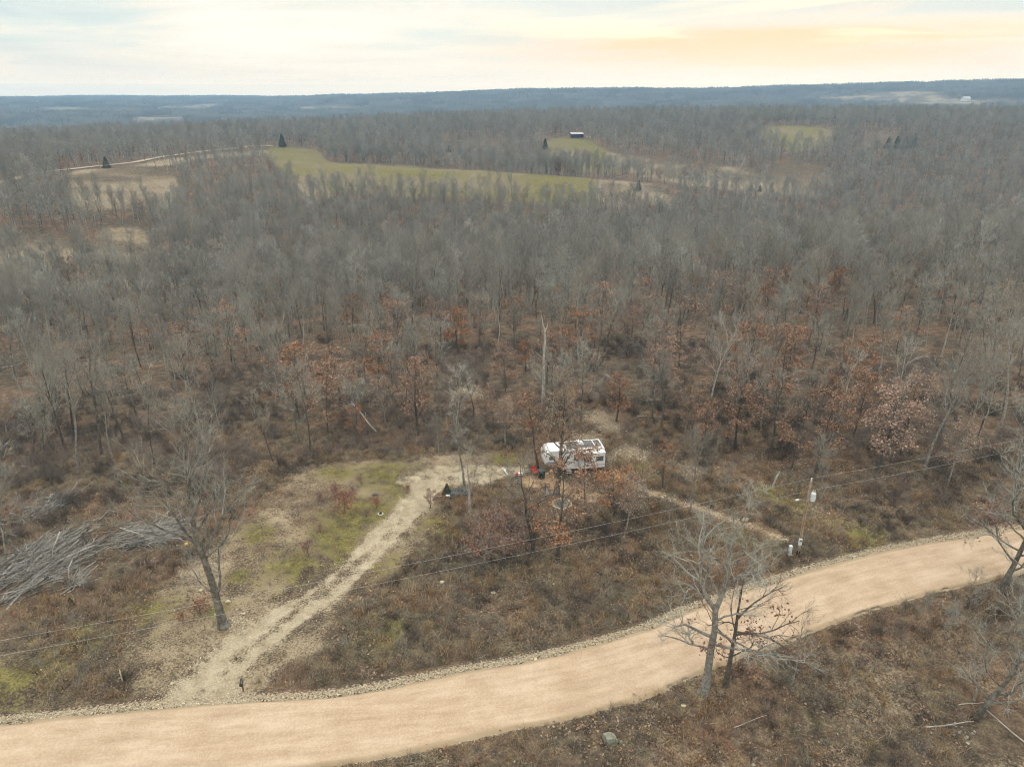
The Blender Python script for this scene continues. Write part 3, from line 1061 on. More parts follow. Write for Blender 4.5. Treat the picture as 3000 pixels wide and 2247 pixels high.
BARK_LICHEN = mat('bark_lichen', (0.075, 0.062, 0.05), noise=((0.20, 0.195, 0.17), 2.2, 'o'), bump=0.6)
LEAF_RUST = mat('leaf_russet', (0.31, 0.165, 0.098), rough=0.8, per_island=0.4, per_object=0.22)
LEAF_PINK = mat('leaf_faded', (0.285, 0.18, 0.12), rough=0.8, per_island=0.35, per_object=0.2)
LEAF_RED = mat('leaf_red_brown', (0.23, 0.10, 0.07), rough=0.8, per_island=0.4, per_object=0.2)
CEDAR = mat('cedar_green', (0.035, 0.055, 0.028), rough=0.85, per_island=0.4, per_object=0.2)
BRUSH_M = mat('brush_stems', (0.19, 0.148, 0.126), per_island=0.45, per_object=0.30)
BRUSH_D = mat('brush_dark', (0.072, 0.058, 0.05), per_island=0.45, per_object=0.25)  # dark thicket stems, colour lowered further to deepen the woodland shade
GRASS_T = mat('grass_tan', (0.36, 0.265, 0.155), per_island=0.35, per_object=0.22)
GRASS_R = mat('grass_rust', (0.28, 0.175, 0.095), per_island=0.35, per_object=0.22)
GRASS_G = mat('grass_grey', (0.235, 0.205, 0.155), per_island=0.35, per_object=0.22)
GRASS_V = mat('grass_green', (0.135, 0.14, 0.05), per_island=0.35, per_object=0.25)
STONE = mat('limestone', (0.31, 0.25, 0.175), noise=((0.47, 0.40, 0.295), 4.0, 'w'), per_object=0.25, per_island=0.2, bump=0.4)
LOG_M = mat('weathered_log', (0.17, 0.16, 0.148), noise=((0.37, 0.36, 0.335), 1.6, 'o'), per_object=0.35, bump=0.4)
LOG_PALE = mat('bleached_log', (0.33, 0.31, 0.27), noise=((0.47, 0.445, 0.39), 1.6, 'o'), per_object=0.2)
LOG_DARK = mat('dark_log', (0.075, 0.062, 0.05), noise=((0.15, 0.13, 0.105), 1.6, 'o'), per_object=0.3)  # dark wood; in the heaps its colour also paints the shaded gaps

PROTO = bpy.data.collections.new('prototypes')      # never linked: only a source of shared meshes


def tree_kind(name, seeds, bark, twig, leaf=None, **kw):
    out = []
    for s in seeds:
        rnd = random.Random(s)
        k = dict(kw)
        H = k.pop('H') * rnd.uniform(0.85, 1.18)
        tr, cr, lf = make_tree(s, H, k.pop('r0') * rnd.uniform(0.8, 1.2), **k)
        e = {'H': H, 'trunk': tr.mesh(name + '_trunk', bark)}
        if leaf is None:
            e['crown'] = cr.mesh(name + '_crown', twig)
            e['all'] = join_mesh(name, [(tr, bark), (cr, twig)])
        else:
            v, f3, f4 = cr.arrays()
            tr.add(v, f3, f4)
            e['trunk'] = tr.mesh(name + '_trunk', bark)
            e['crown'] = lf.mesh(name + '_crown', leaf)
            e['all'] = join_mesh(name, [(tr, bark), (lf, leaf)])
        out.append(e)
    return out


BARE = tree_kind('bare', [101, 102, 103, 104, 105, 106, 107], BARK, TWIG, H=15.5, r0=0.21, start=0.45, n_prim=13, reach=0.235, ang=(0.4, 0.9), n_sec=6, n_ter=3, twigs=850, twig_len=1.1, twig_r=0.018, lift=0.18)
SLIM = tree_kind('slim', [121, 122, 123, 124], BARK, TWIG, H=11.0, r0=0.11, start=0.35, n_prim=12, reach=0.22, n_sec=5, n_ter=2, twigs=800, twig_len=0.9, twig_r=0.015, lift=0.2)
WIDE = tree_kind('wide', [131, 132, 133], BARK_LICHEN, TWIG_LICHEN, H=13.0, r0=0.22, start=0.32, n_prim=13, reach=0.38, ang=(0.7, 1.2), n_sec=7, n_ter=3, twigs=1100, twig_len=1.0, twig_r=0.017, gnarl=0.24, lift=0.08)
PALE = tree_kind('pale', [141, 142, 143], BARK_PALE, TWIG_PALE, H=15.0, r0=0.17, start=0.35, n_prim=13, reach=0.26, n_sec=5, n_ter=2, twigs=700, twig_len=0.9, twig_r=0.015, gnarl=0.2, lift=0.12)
OAK = tree_kind('oak', [151, 152, 153, 154], BARK_DARK, None, LEAF_RUST, H=9.5, r0=0.15, start=0.22, n_prim=15, reach=0.27, ang=(0.8, 1.25), n_sec=5, n_ter=2, twigs=260, twig_len=0.8, twig_r=0.013, lift=0.04, leaf_n=1900, leaf_size=0.24, leaf_low=0.5)
OAKP = tree_kind('oak', [161, 162], BARK, None, LEAF_PINK, H=9.0, r0=0.14, start=0.25, n_prim=14, reach=0.27, ang=(0.7, 1.2), n_sec=5, n_ter=2, twigs=300, twig_len=0.8, twig_r=0.013, lift=0.05, leaf_n=1500, leaf_size=0.23)
SHRUB = tree_kind('shrub', [171, 172, 173], BARK_DARK, None, LEAF_RED, H=2.2, r0=0.04, start=0.06, n_prim=11, reach=0.34, ang=(0.5, 1.1), n_sec=3, n_ter=1, twigs=80, twig_len=0.4, twig_r=0.006, lift=0.08, leaf_n=420, leaf_size=0.16, sides=5)


def make_cedar(seed, H=6.0, R0=1.9):
    rng = np.random.default_rng(seed)
    tr, lf = Acc(), Acc()
    tr.tube([(0, 0, -0.2), (0.03, 0, H * 0.5), (0, 0.02, H * 0.97)], [H * 0.022, H * 0.014, 0.01], 6)
    n = 1500
    z = rng.random(n) ** 1.5
    th0 = rng.uniform(0, 2 * math.pi, n)
    rr = R0 * (1 - z) ** 0.8 * np.sqrt(rng.uniform(0.25, 1, n)) * (1 + 0.12 * np.sin(3 * th0 + 11 * z))
    th = th0
    b = np.column_stack([rr * np.cos(th), rr * np.sin(th), 0.25 + z * (H - 0.3)])
    tip = b + np.column_stack([np.cos(th) * 0.25, np.sin(th) * 0.25, rng.uniform(0.1, 0.4, n)]) * (H / 6) + rng.normal(scale=0.1 * H / 6, size=(n, 3))
    lf.spikes(b, tip, 0.07 * H / 6)
    lim = 40
    z2 = np.linspace(0.05, 0.85, lim); t2 = rng.uniform(0, 6.28, lim)
    e = np.column_stack([R0 * 0.8 * (1 - z2) ** 0.75 * np.cos(t2), R0 * 0.8 * (1 - z2) ** 0.75 * np.sin(t2), 0.3 + z2 * H * 0.95])
    tr.spikes(np.column_stack([0 * z2, 0 * z2, 0.2 + z2 * H * 0.9]), e, H * 0.006)
    return {'H': H, 'trunk': tr.mesh('cedar_trunk', BARK_DARK), 'crown': lf.mesh('cedar_crown', CEDAR)}


CEDARS = [make_cedar(181, 6.0, 2.3), make_cedar(182, 6.0, 1.9)]


def clump(seed, n, h, spread, r, bend=0.35, m=None, fork=0):
    """a tuft of stems from one root: grass, weeds, brush"""
    rng = np.random.default_rng(seed)
    a = Acc()
    th = rng.uniform(0, 6.283, n); rr = spread * 0.45 * np.sqrt(rng.random(n))
    base = np.column_stack([rr * np.cos(th), rr * np.sin(th), np.full(n, -0.04)])
    hh = h * rng.uniform(0.45, 1.1, n)
    dx = rng.normal(scale=bend, size=(n, 2)) + np.column_stack([np.cos(th), np.sin(th)]) * bend * 0.5
    mid = base + np.column_stack([dx * hh[:, None] * 0.4, hh * 0.55])
    tip = mid + np.column_stack([dx * hh[:, None] * 0.75, hh * 0.45])
    a.spikes(base, mid + (mid - base) * 0.15, r)
    a.spikes(mid, tip, r * 0.7)
    for _ in range(fork):
        f = rng.random(n)[:, None]
        q = mid * (1 - f) + tip * f
        q2 = q + rng.normal(scale=0.22 * h, size=(n, 3)) + [0, 0, 0.12 * h]
        a.spikes(q, q2, r * 0.6)
        f = rng.random(n)[:, None]
        q = base * (1 - f) + mid * f
        a.spikes(q, q + rng.normal(scale=0.25 * h, size=(n, 3)) + [0, 0, 0.1 * h], r * 0.6)
    return a.mesh('clump', m)


def litter(seed, n, size, m, leaf=0.13):
    rng = np.random.default_rng(seed)
    a = Acc()
    c = np.column_stack([rng.normal(scale=size, size=(n, 2)), rng.uniform(0.01, 0.06, n)])
    a.leaves(c, leaf, rng, droop=-0.1)
    return a.mesh('litter', m)


def scatter(name, pts, rotz, scl, idx, meshes, label, cat=None, tilt=None):
    """one object whose geometry nodes set shared meshes out on given points (what nobody could count)"""
    coll = bpy.data.collections.new(name + '_source')
    for k, me in enumerate(meshes):
        o = bpy.data.objects.new('source_%02d' % k, me)
        coll.objects.link(o)
    me = bpy.data.meshes.new(name)
    n = len(pts)
    me.vertices.add(n)
    me.vertices.foreach_set('co', np.asarray(pts, np.float32).ravel())
    rot = np.zeros((n, 3), np.float32); rot[:, 2] = rotz
    if tilt is not None:
        rot[:, :2] = tilt
    a = me.attributes.new('rot', 'FLOAT_VECTOR', 'POINT'); a.data.foreach_set('vector', rot.ravel())
    scl = np.asarray(scl, np.float32)
    if scl.ndim == 1:
        scl = np.repeat(scl[:, None], 3, 1)
    a = me.attributes.new('scl', 'FLOAT_VECTOR', 'POINT'); a.data.foreach_set('vector', scl.astype(np.float32).ravel())
    a = me.attributes.new('idx', 'INT', 'POINT'); a.data.foreach_set('value', np.asarray(idx, np.int32))
    o = link(name, me)
    ng = bpy.data.node_groups.new(name + '_nodes', 'GeometryNodeTree')
    ng.interface.new_socket('Geometry', in_out='INPUT', socket_type='NodeSocketGeometry')
    ng.interface.new_socket('Geometry', in_out='OUTPUT', socket_type='NodeSocketGeometry')
    gi = ng.nodes.new('NodeGroupInput'); go = ng.nodes.new('NodeGroupOutput')
    ci = ng.nodes.new('GeometryNodeCollectionInfo')
    ci.inputs['Collection'].default_value = coll
    ci.inputs['Separate Children'].default_value = True
    ci.inputs['Reset Children'].default_value = True
    ip = ng.nodes.new('GeometryNodeInstanceOnPoints')
    ip.inputs['Pick Instance'].default_value = True

    def named(nm, typ):
        nd = ng.nodes.new('GeometryNodeInputNamedAttribute')
        nd.data_type = typ
        nd.inputs['Name'].default_value = nm
        return next(s for s in nd.outputs if s.enabled and s.name == 'Attribute')
    ng.links.new(gi.outputs[0], ip.inputs['Points'])
    ng.links.new(ci.outputs[0], ip.inputs['Instance'])
    ng.links.new(named('idx', 'INT'), ip.inputs['Instance Index'])
    ng.links.new(named('rot', 'FLOAT_VECTOR'), ip.inputs['Rotation'])
    ng.links.new(named('scl', 'FLOAT_VECTOR'), ip.inputs['Scale'])
    ng.links.new(ip.outputs[0], go.inputs[0])
    md = o.modifiers.new('scatter', 'NODES')
    md.node_group = ng
    tag(o, label, cat, kind='stuff')
    return o


# ------------------------------------------------------------------ vegetation: where it grows
def jitter_grid(r0, r1, cell, az=44.0, seed=0):
    rng = np.random.default_rng(seed)
    g = np.arange(-r1, r1, cell)
    gy = np.arange(r0 * 0.6, r1, cell)
    X, Y = np.meshgrid(g, gy)
    X = X.ravel() + rng.uniform(-0.5, 0.5, X.size) * cell
    Y = Y.ravel() + rng.uniform(-0.5, 0.5, Y.size) * cell
    r = np.hypot(X, Y); a = np.degrees(np.arctan2(X, Y))
    k = (r > r0) & (r < r1) & (np.abs(a) < az)
    return X[k], Y[k]


FAR_ROAD_C = FAR_ROAD
PILE_POLY = pxpoly([(-250, 1850), (-60, 1640), (320, 1480), (600, 1520), (590, 1620), (330, 1680), (130, 1770), (-100, 1900)])
RV_POS = None


def forest_ok(X, Y, margin=3.0):
    s, _k = field_sdf(X, Y)
    wob = fbm(X / 14, Y / 14, 130, 2)
    r = np.hypot(X, Y)
    ok = (s + margin * wob * 2 < -1.0) | (r < 200)
    ok &= line_dist(X, Y, FAR_ROAD_C[::4]) > 6.0
    ok &= poly_sdf(X, Y, CLEAR_POLY) < -1.0
    ok &= poly_sdf(X, Y, PILE_POLY) < -1.5
    return ok


def copy_tree(name, e, loc, rz, s, label, group=None, bark=None, twig=None, cat='tree', tilt=(0, 0), sz=None):
    o = bpy.data.objects.new(name, None)
    o.empty_display_size = 0.3
    COL.objects.link(o)
    o.location = loc
    o.rotation_euler = (tilt[0], tilt[1], rz)
    o.scale = (s, s, sz or s)
    for nm, m in (('trunk', bark), ('crown', twig)):
        c = bpy.data.objects.new(nm, e[nm])
        COL.objects.link(c)
        c.parent = o
        if m is not None:
            c.material_slots[0].link = 'OBJECT'
            c.material_slots[0].material = m
    return tag(o, label, cat, group)


rnd = random.Random(5)

# --- the single trees one can name -------------------------------------------------
NAMED = []      # footprints (x, y, r) kept free of other trees


def own_tree(name, label, uv, seed, bark, twig, leaf=None, rz=0.0, group=None, **kw):
    """a tree built for its own place"""
    p = G(*uv)
    tr, cr, lf = make_tree(seed, **kw)
    o = thing(name, label, 'tree', p, rz, group)
    if leaf is None:
        link('trunk', tr.mesh('trunk', bark), o)
        link('crown', cr.mesh('crown', twig), o)
    else:
        link('trunk', tr.mesh('trunk', bark), o)
        c = link('crown', cr.mesh('crown', twig), o)
        link('foliage', lf.mesh('foliage', leaf), c)
    NAMED.append((p.x, p.y, 3.0))
    return o


# big lichen-grey tree beside the drive: leaning trunk, low fork to the east, thin limb to the west
own_tree('bare_tree', 'tall leafless tree with low forked trunk standing alone beside the dirt drive', (656, 1842), 201, BARK_LICHEN, TWIG_DARK,
         H=20.5, r0=0.40, start=0.50, n_prim=14, reach=0.24, ang=(0.35, 0.95), n_sec=8, n_ter=4, twigs=4800, twig_len=0.85, twig_r=0.006, gnarl=0.2, lift=0.12, sides=10,
         path=[(0, 0, 0), (-0.1, 0, 2.2), (-0.25, 0, 4.6), (-0.55, 0.1, 6.6), (-0.95, 0.2, 8.8), (-1.0, 0.2, 11.0), (-0.9, 0.3, 13.2), (-0.7, 0.4, 15.6), (-0.6, 0.4, 18), (-0.5, 0.5, 20.5)],
         limbs=[(0.235, (0.6, 0.1, 1.0), 5.5, 0.16), (0.25, (-0.95, 0.1, 0.55), 4.5, 0.08), (0.42, (-0.6, 0.3, 1.1), 8.5, 0.15), (0.44, (0.5, -0.1, 1.2), 8.5, 0.13), (0.46, (0.3, 0.8, 1.1), 7.5, 0.12), (0.5, (-0.3, -0.7, 1.0), 7.0, 0.11), (0.42, (0.95, 0.1, 0.6), 6.0, 0.09)])
# the pair on the near side of the gravel road
own_tree('bare_tree', 'leafless tree with pale crooked limbs on the near verge of the gravel road', (2063, 2034), 202, BARK, TWIG_LICHEN,
         H=16.5, r0=0.36, start=0.42, n_prim=9, reach=0.24, ang=(0.5, 1.1), n_sec=7, n_ter=4, twigs=4200, twig_len=0.75, twig_r=0.007, gnarl=0.27, lift=0.08, sides=10,
         path=[(0, 0, 0), (0.05, 0, 2.0), (0.05, 0, 4.4), (0.15, 0, 6.4), (0.0, 0, 8.2), (0.5, 0.1, 10.2), (0.6, 0.2, 11.4), (0.45, 0.2, 13.4), (0.6, 0.3, 15.4), (0.5, 0.3, 16.8)],
         limbs=[(0.30, (-1, -0.1, 0.25), 4.4, 0.10), (0.33, (1, -0.5, 0.1), 6.2, 0.12), (0.36, (-0.9, 0.1, 0.6), 6.0, 0.15), (0.40, (0.9, -0.7, -0.1), 5.0, 0.11), (0.50, (-0.55, 0, 1.0), 7.5, 0.20), (0.56, (-0.9, 0.3, 0.5), 5.5, 0.13), (0.60, (0.95, 0.2, 0.25), 5.2, 0.12), (0.62, (0.7, -0.2, 0.8), 5.0, 0.12)])
own_tree('oak_tree', 'dark-trunked oak with russet leaves low down on the near verge of the gravel road', (2125, 2014), 203, BARK_DARK, BARK_DARK, LEAF_RED,
         H=11.5, r0=0.24, start=0.30, n_prim=9, reach=0.30, ang=(0.8, 1.3), n_sec=5, n_ter=3, twigs=1600, twig_len=0.65, twig_r=0.006, gnarl=0.26, lift=0.10, sides=9, leaf_n=420, leaf_size=0.24, leaf_low=4.0,
         path=[(0, 0, 0), (0.05, 0, 2), (0.1, 0, 4), (0.15, 0, 5.8), (0.1, 0, 7.4), (0.15, 0, 9), (0.2, 0.1, 11.4)],
         limbs=[(0.52, (1.0, -0.1, 0.15), 5.4, 0.10), (0.55, (0.9, -0.3, -0.05), 6.0, 0.09), (0.66, (0.7, 0.2, 0.7), 4.5, 0.10), (0.35, (-0.8, -0.3, 0.4), 3.0, 0.06), (0.22, (0.9, -0.2, 0.2), 2.6, 0.05)])
own_tree('bare_sapling', 'slender leafless sapling beside the tall pair on the near road verge', (2316, 2012), 204, BARK, TWIG, H=6.8, r0=0.08, start=0.35, n_prim=9, reach=0.36, n_sec=3, n_ter=2, twigs=170, twig_len=0.6, twig_r=0.008, gnarl=0.2)
own_tree('bare_sapling', 'thin straight leafless sapling standing before the leaning trunk', (2852, 2056), 205, BARK, TWIG, H=7.2, r0=0.09, start=0.45, n_prim=7, reach=0.25, n_sec=3, n_ter=2, twigs=150, twig_len=0.6, twig_r=0.008)
own_tree('bare_tree', 'vine-choked leafless tree leaning over fallen branches', (2872, 2095), 206, BARK_LICHEN, TWIG_LICHEN, H=12.0, r0=0.25, start=0.22, n_prim=16, reach=0.3, n_sec=5, n_ter=3, twigs=3200, twig_len=0.8, twig_r=0.007, gnarl=0.3, sides=9,
         path=[(0, 0, 0), (0.5, 0.1, 1.3), (1.2, 0.2, 2.6), (1.7, 0.2, 4.2), (1.9, 0.2, 6.2), (2.2, 0.2, 9), (2.3, 0.2, 12)])
own_tree('oak_tree', 'leaning leafless oak with a few brown leaves beside the road bend', (2936, 1722), 207, BARK_LICHEN, TWIG_LICHEN, LEAF_RED, H=15.0, r0=0.29, start=0.24, n_prim=16, reach=0.32, ang=(0.6, 1.2), n_sec=7, n_ter=3, twigs=4200, twig_len=0.9, twig_r=0.008, gnarl=0.25, sides=9, leaf_n=700, leaf_size=0.24, leaf_low=4.0,
         path=[(0, 0, 0), (0.4, 0, 2.4), (0.75, 0, 5), (0.95, 0, 7.2), (0.95, 0, 9.5), (1.1, 0, 12.4), (1.2, 0, 15)], limbs=[(0.38, (-1, 0, 0.15), 5.5, 0.10), (0.5, (-0.8, -0.2, 0.8), 7.0, 0.13)])
# trees round the camper
own_tree('oak_tree', 'broad-trunked oak with faded leaves standing in front of the camper', (1629, 1450), 208, BARK_DARK, BARK, LEAF_PINK, H=12.5, r0=0.36, start=0.34, n_prim=13, reach=0.24, ang=(0.6, 1.1), n_sec=5, n_ter=3, twigs=900, twig_len=0.8, twig_r=0.010, sides=9, leaf_n=1200, leaf_size=0.22,
         path=[(0, 0, 0), (0.25, 0, 1.8), (0.4, 0, 4), (0.45, 0, 6.2), (0.6, 0, 8.6), (0.6, 0.1, 10.6), (0.7, 0.1, 12.6)])
own_tree('oak_tree', 'russet-leaved oak rising behind the dark bin', (1577, 1373), 209, BARK_DARK, BARK, LEAF_RUST, H=10.5, r0=0.17, start=0.38, n_prim=11, reach=0.2, n_sec=4, n_ter=2, twigs=400, twig_len=0.7, twig_r=0.010, leaf_n=750, leaf_size=0.24)
own_tree('oak_tree', 'black-trunked crooked oak below the stone fire ring', (1561, 1634), 210, BARK_DARK, BARK, LEAF_RUST, H=11.0, r0=0.24, start=0.30, n_prim=12, reach=0.24, n_sec=5, n_ter=3, twigs=900, twig_len=0.7, twig_r=0.010, gnarl=0.26, leaf_n=260, leaf_size=0.22, leaf_low=3,
         path=[(0, 0, 0), (0.0, 0, 1.6), (-0.35, 0, 3.2), (-0.75, 0, 4.9), (-0.8, 0, 6.6), (-1.2, 0, 8.2), (-1.4, 0, 10.8)])
own_tree('oak_tree', 'straight dark oak with orange-brown leaves round its lower trunk', (1634, 1640), 211, BARK_DARK, BARK, LEAF_RUST, H=11.5, r0=0.20, start=0.20, n_prim=13, reach=0.2, n_sec=4, n_ter=2, twigs=450, twig_len=0.7, twig_r=0.010, leaf_n=1000, leaf_size=0.24, leaf_low=3.0,
         path=[(0, 0, 0), (0.05, 0, 2), (0.15, 0, 4), (0.3, 0, 6), (0.35, 0, 8), (0.35, 0, 11.5)])
own_tree('oak_tree', 'spindly oak with rust-brown leaves between fire ring and camper', (1711, 1495), 212, BARK_DARK, BARK, LEAF_RUST, H=7.0, r0=0.09, start=0.35, n_prim=11, reach=0.3, n_sec=4, n_ter=2, twigs=150, twig_len=0.6, twig_r=0.008, leaf_n=900, leaf_size=0.25)
own_tree('oak_tree', 'wide orange-brown oak just past the end of the camper', (1800, 1512), 213, BARK_DARK, BARK, LEAF_RUST, H=5.6, r0=0.11, start=0.16, n_prim=13, reach=0.42, ang=(0.9, 1.35), n_sec=5, n_ter=2, twigs=300, twig_len=0.6, twig_r=0.008, leaf_n=1250, leaf_size=0.23, lift=0.02)
own_tree('oak_tree', 'low wide red-brown oak in the brush beneath the wires', (1416, 1662), 214, BARK, BARK, mat('leaf_dull_red', (0.225, 0.12, 0.09), rough=0.8, per_island=0.4), H=5.2, r0=0.13, start=0.15, n_prim=15, reach=0.5, ang=(0.9, 1.35), n_sec=6, n_ter=2, twigs=500, twig_len=0.6, twig_r=0.008, leaf_n=1300, leaf_size=0.22, lift=0.02)
own_tree('oak_tree', 'second dull red oak in the brush right of the pale forked tree', (1480, 1640), 217, BARK, BARK, MATS['leaf_dull_red'], H=4.6, r0=0.10, start=0.15, n_prim=12, reach=0.5, ang=(0.8, 1.3), n_sec=5, n_ter=2, twigs=420, twig_len=0.6, twig_r=0.008, leaf_n=800, leaf_size=0.2, lift=0.02)
own_tree('bare_tree', 'tall slim leafless tree beside the tarp-covered heap', (1360, 1428), 215, BARK, TWIG_LICHEN, H=10.6, r0=0.17, start=0.5, n_prim=10, reach=0.2, n_sec=4, n_ter=3, twigs=420, twig_len=0.7, twig_r=0.010, gnarl=0.22,
         path=[(0, 0, 0), (-0.1, 0, 2), (-0.4, 0, 4.4), (-0.65, 0, 6.4), (-0.75, 0, 8.4), (-0.85, 0, 10.6)])
own_tree('bare_tree', 'short forked leafless tree with pale lower trunk near the tarp heap', (1376, 1496), 216, BARK_PALE, TWIG, H=7.6, r0=0.17, start=0.3, n_prim=9, reach=0.3, n_sec=4, n_ter=2, twigs=300, twig_len=0.7, twig_r=0.009, gnarl=0.25,
         path=[(0, 0, 0), (0, 0, 2.2), (0.05, 0, 4), (-0.15, 0, 5.4), (-0.1, 0, 7.6)])
# pale broken snag in the regrowth behind the camper
sn = thing('dead_snag', 'tall white broken snag without branches in the regrowth', 'tree', G(1590, 1180))
a_ = Acc()
a_.tube([(0, 0, -0.3), (0.1, 0, 4), (0.05, 0, 8), (0.2, 0, 10.5), (0.1, 0, 12), (-0.25, 0, 13.2), (-0.4, 0, 14.4)], [0.27, 0.23, 0.19, 0.15, 0.12, 0.09, 0.04], 9)
link('trunk', a_.mesh('trunk', BARK_PALE), sn)
a_ = Acc()
a_.tube([(0.12, 0, 11.9), (0.5, 0, 12.6), (0.6, 0.1, 13.4)], [0.12, 0.08, 0.03], 6)
link('limb', a_.mesh('limb', BARK_PALE), sn)
a_ = Acc()
a_.tube([(0.0, 0, 7.4), (-0.6, 0.1, 7.9), (-1.4, 0.2, 8.6)], [0.08, 0.06, 0.02], 5)
link('limb', a_.mesh('limb', BARK_PALE), sn)
NAMED.append((sn.location.x, sn.location.y, 3))

# placed copies: (photo foot, kind list, scale, label)
PLACED = [
    ('oak_tree', OAK, (960, 1265), 0.95, 'russet oak at the wood edge above the lawn'),
    ('oak_tree', OAK, (1226, 1275), 1.05, 'tall russet oak with bare pale lower trunk above the drive bend'),
    ('oak_tree', OAKP, (1130, 1240), 0.8, 'faded pinkish oak between two russet oaks above the lawn'),
    ('oak_tree', OAK, (1050, 1300), 0.5, 'small red-brown oak in the thicket above the lawn'),
    ('oak_tree', OAKP, (1480, 1300), 0.9, 'faded oak in the thicket behind the leaning white board'),
    ('oak_tree', OAK, (2155, 1312), 1.0, 'dense orange oak above the gravel side track'),
    ('oak_tree', OAK, (2262, 1330), 0.95, 'narrow red-brown oak beyond the green side track'),
    ('oak_tree', OAK, (2385, 1396), 1.05, 'broad russet oak behind the utility pole'),
    ('oak_tree', OAKP, (2420, 1330), 0.95, 'faded brown oak behind the transformer'),
    ('oak_tree', OAK, (2566, 1387), 1.25, 'largest russet oak beyond the wires, dark trunk bare below'),
    ('oak_tree', OAK, (2640, 1330), 1.0, 'russet oak standing behind the largest one'),
    ('oak_tree', OAK, (1805, 1235), 0.85, 'orange oak beside the pale gravel patch behind the camper'),
    ('oak_tree', OAKP, (2000, 1290), 0.85, 'faded oak on the slope behind the camper'),
    ('oak_tree', OAK, (2060, 1310), 0.6, 'small orange-brown oak above the pale track end'),
    ('oak_tree', OAK, (1690, 1060), 0.9, 'red-brown oak near the white snag'),
    ('oak_tree', OAK, (1990, 1075), 1.1, 'tall orange oak deep in the regrowth'),
    ('oak_tree', OAK, (2290, 1150), 1.0, 'pyramid-shaped orange oak in the regrowth'),
    ('oak_tree', OAK, (2175, 1160), 1.1, 'slim orange oak with leaves in stacked tufts'),
    ('oak_tree', OAK, (1940, 1430), 0.55, 'little russet oak beside the gravel side track'),
    ('oak_tree', OAKP, (1830, 1570), 0.75, 'faded brown oak in the dark thicket under the wires'),
    ('oak_tree', OAK, (1260, 1490), 0.30, 'tiny russet oak at the edge of the drive bend'),
    ('oak_tree', OAK, (1690, 1560), 0.55, 'small russet oak right of the straight dark oak'),
    ('bare_tree', SLIM, (2020, 1517), 1.0, 'slim dark leafless tree beside the gravel side track'),
    ('bare_tree', BARE, (2711, 1372), 0.85, 'dark straight leafless tree behind the wires'),
    ('bare_tree', SLIM, (2403, 1482), 0.8, 'thin leafless tree on the green side track'),
    ('bare_tree', WIDE, (2985, 1790), 0.95, 'spreading tree with tangled grey crown beside the road bend leaning oak'),
    ('bare_tree', SLIM, (2955, 1905), 0.75, 'thin leafless tree between the road bend and the leaning trunk'),
    ('bare_sapling', SLIM, (2760, 1900), 0.45, 'thin bare sapling in the brush on the near verge'),
    ('bare_sapling', SLIM, (2690, 1850), 0.40, 'thin bare sapling by the near road edge'),
    ('bare_sapling', SLIM, (2830, 1860), 0.5, 'bare sapling in the brush below the road bend'),
    ('bare_tree', SLIM, (2990, 2010), 0.8, 'thin leafless tree behind the vine-choked tree'),
    ('bare_tree', WIDE, (2975, 1445), 0.9, 'spreading bare tree across the road at the bend'),
    ('bare_tree', BARE, (2930, 1250), 0.95, 'tall bare tree on the slope above the road bend'),
    ('bare_tree', BARE, (2880, 1180), 1.0, 'tall dark bare tree behind the one above the road bend'),
    ('bare_tree', SLIM, (2850, 1330), 1.0, 'thin leafless tree above the road bend'),
    ('bare_tree', WIDE, (880, 1300), 0.75, 'spreading grey leafless tree at the top of the lawn'),
    ('bare_tree', WIDE, (60, 1650), 0.85, 'pale grey leafless tree rising behind the log pile'),
    ('bare_tree', SLIM, (20, 1640), 0.9, 'slim leafless tree close behind the log pile'),
    ('bare_sapling', SLIM, (1440, 1432), 0.36, 'thin bare sapling in the grass behind the tarp heap'),
    ('bare_sapling', SLIM, (1500, 1462), 0.42, 'thin bare sapling between the tarp heap and the fire ring'),
    ('bare_sapling', SLIM, (1545, 1452), 0.40, 'thin bare sapling left of the hook stand'),
    ('bare_sapling', SLIM, (1450, 1545), 0.34, 'thin bare sapling in the brush behind the red-brown oaks'),
    ('bare_sapling', SLIM, (1395, 1590), 0.36, 'thin bare sapling at the brush edge by the drive'),
    ('bare_sapling', SLIM, (1735, 1530), 0.38, 'thin bare sapling under the wide orange-brown oak'),
    ('bare_sapling', SLIM, (1880, 1530), 0.42, 'thin bare sapling in the dark thicket by the side track'),
    ('bare_sapling', SLIM, (1960, 1560), 0.40, 'thin bare sapling at the thicket end beside the roadside crown'),
    ('bare_sapling', SLIM, (2120, 1470), 0.45, 'thin bare sapling between the two side tracks'),
    ('bare_tree', SLIM, (1285, 1330), 0.55, 'small grey leafless tree above the drive bend'),
    ('bare_tree', PALE, (1335, 1265), 0.62, 'small crooked pale tree above the drive bend'),
    ('bare_tree', WIDE, (1700, 1240), 0.8, 'bare spreading tree behind the camper roof'),
]
for nm, kind, uv, s, lab in PLACED:
    e = kind[rnd.randrange(len(kind))]
    p = G(*uv)
    copy_tree(nm, e, p, rnd.uniform(0, 6.28), s, lab)
    NAMED.append((p.x, p.y, 2.5))

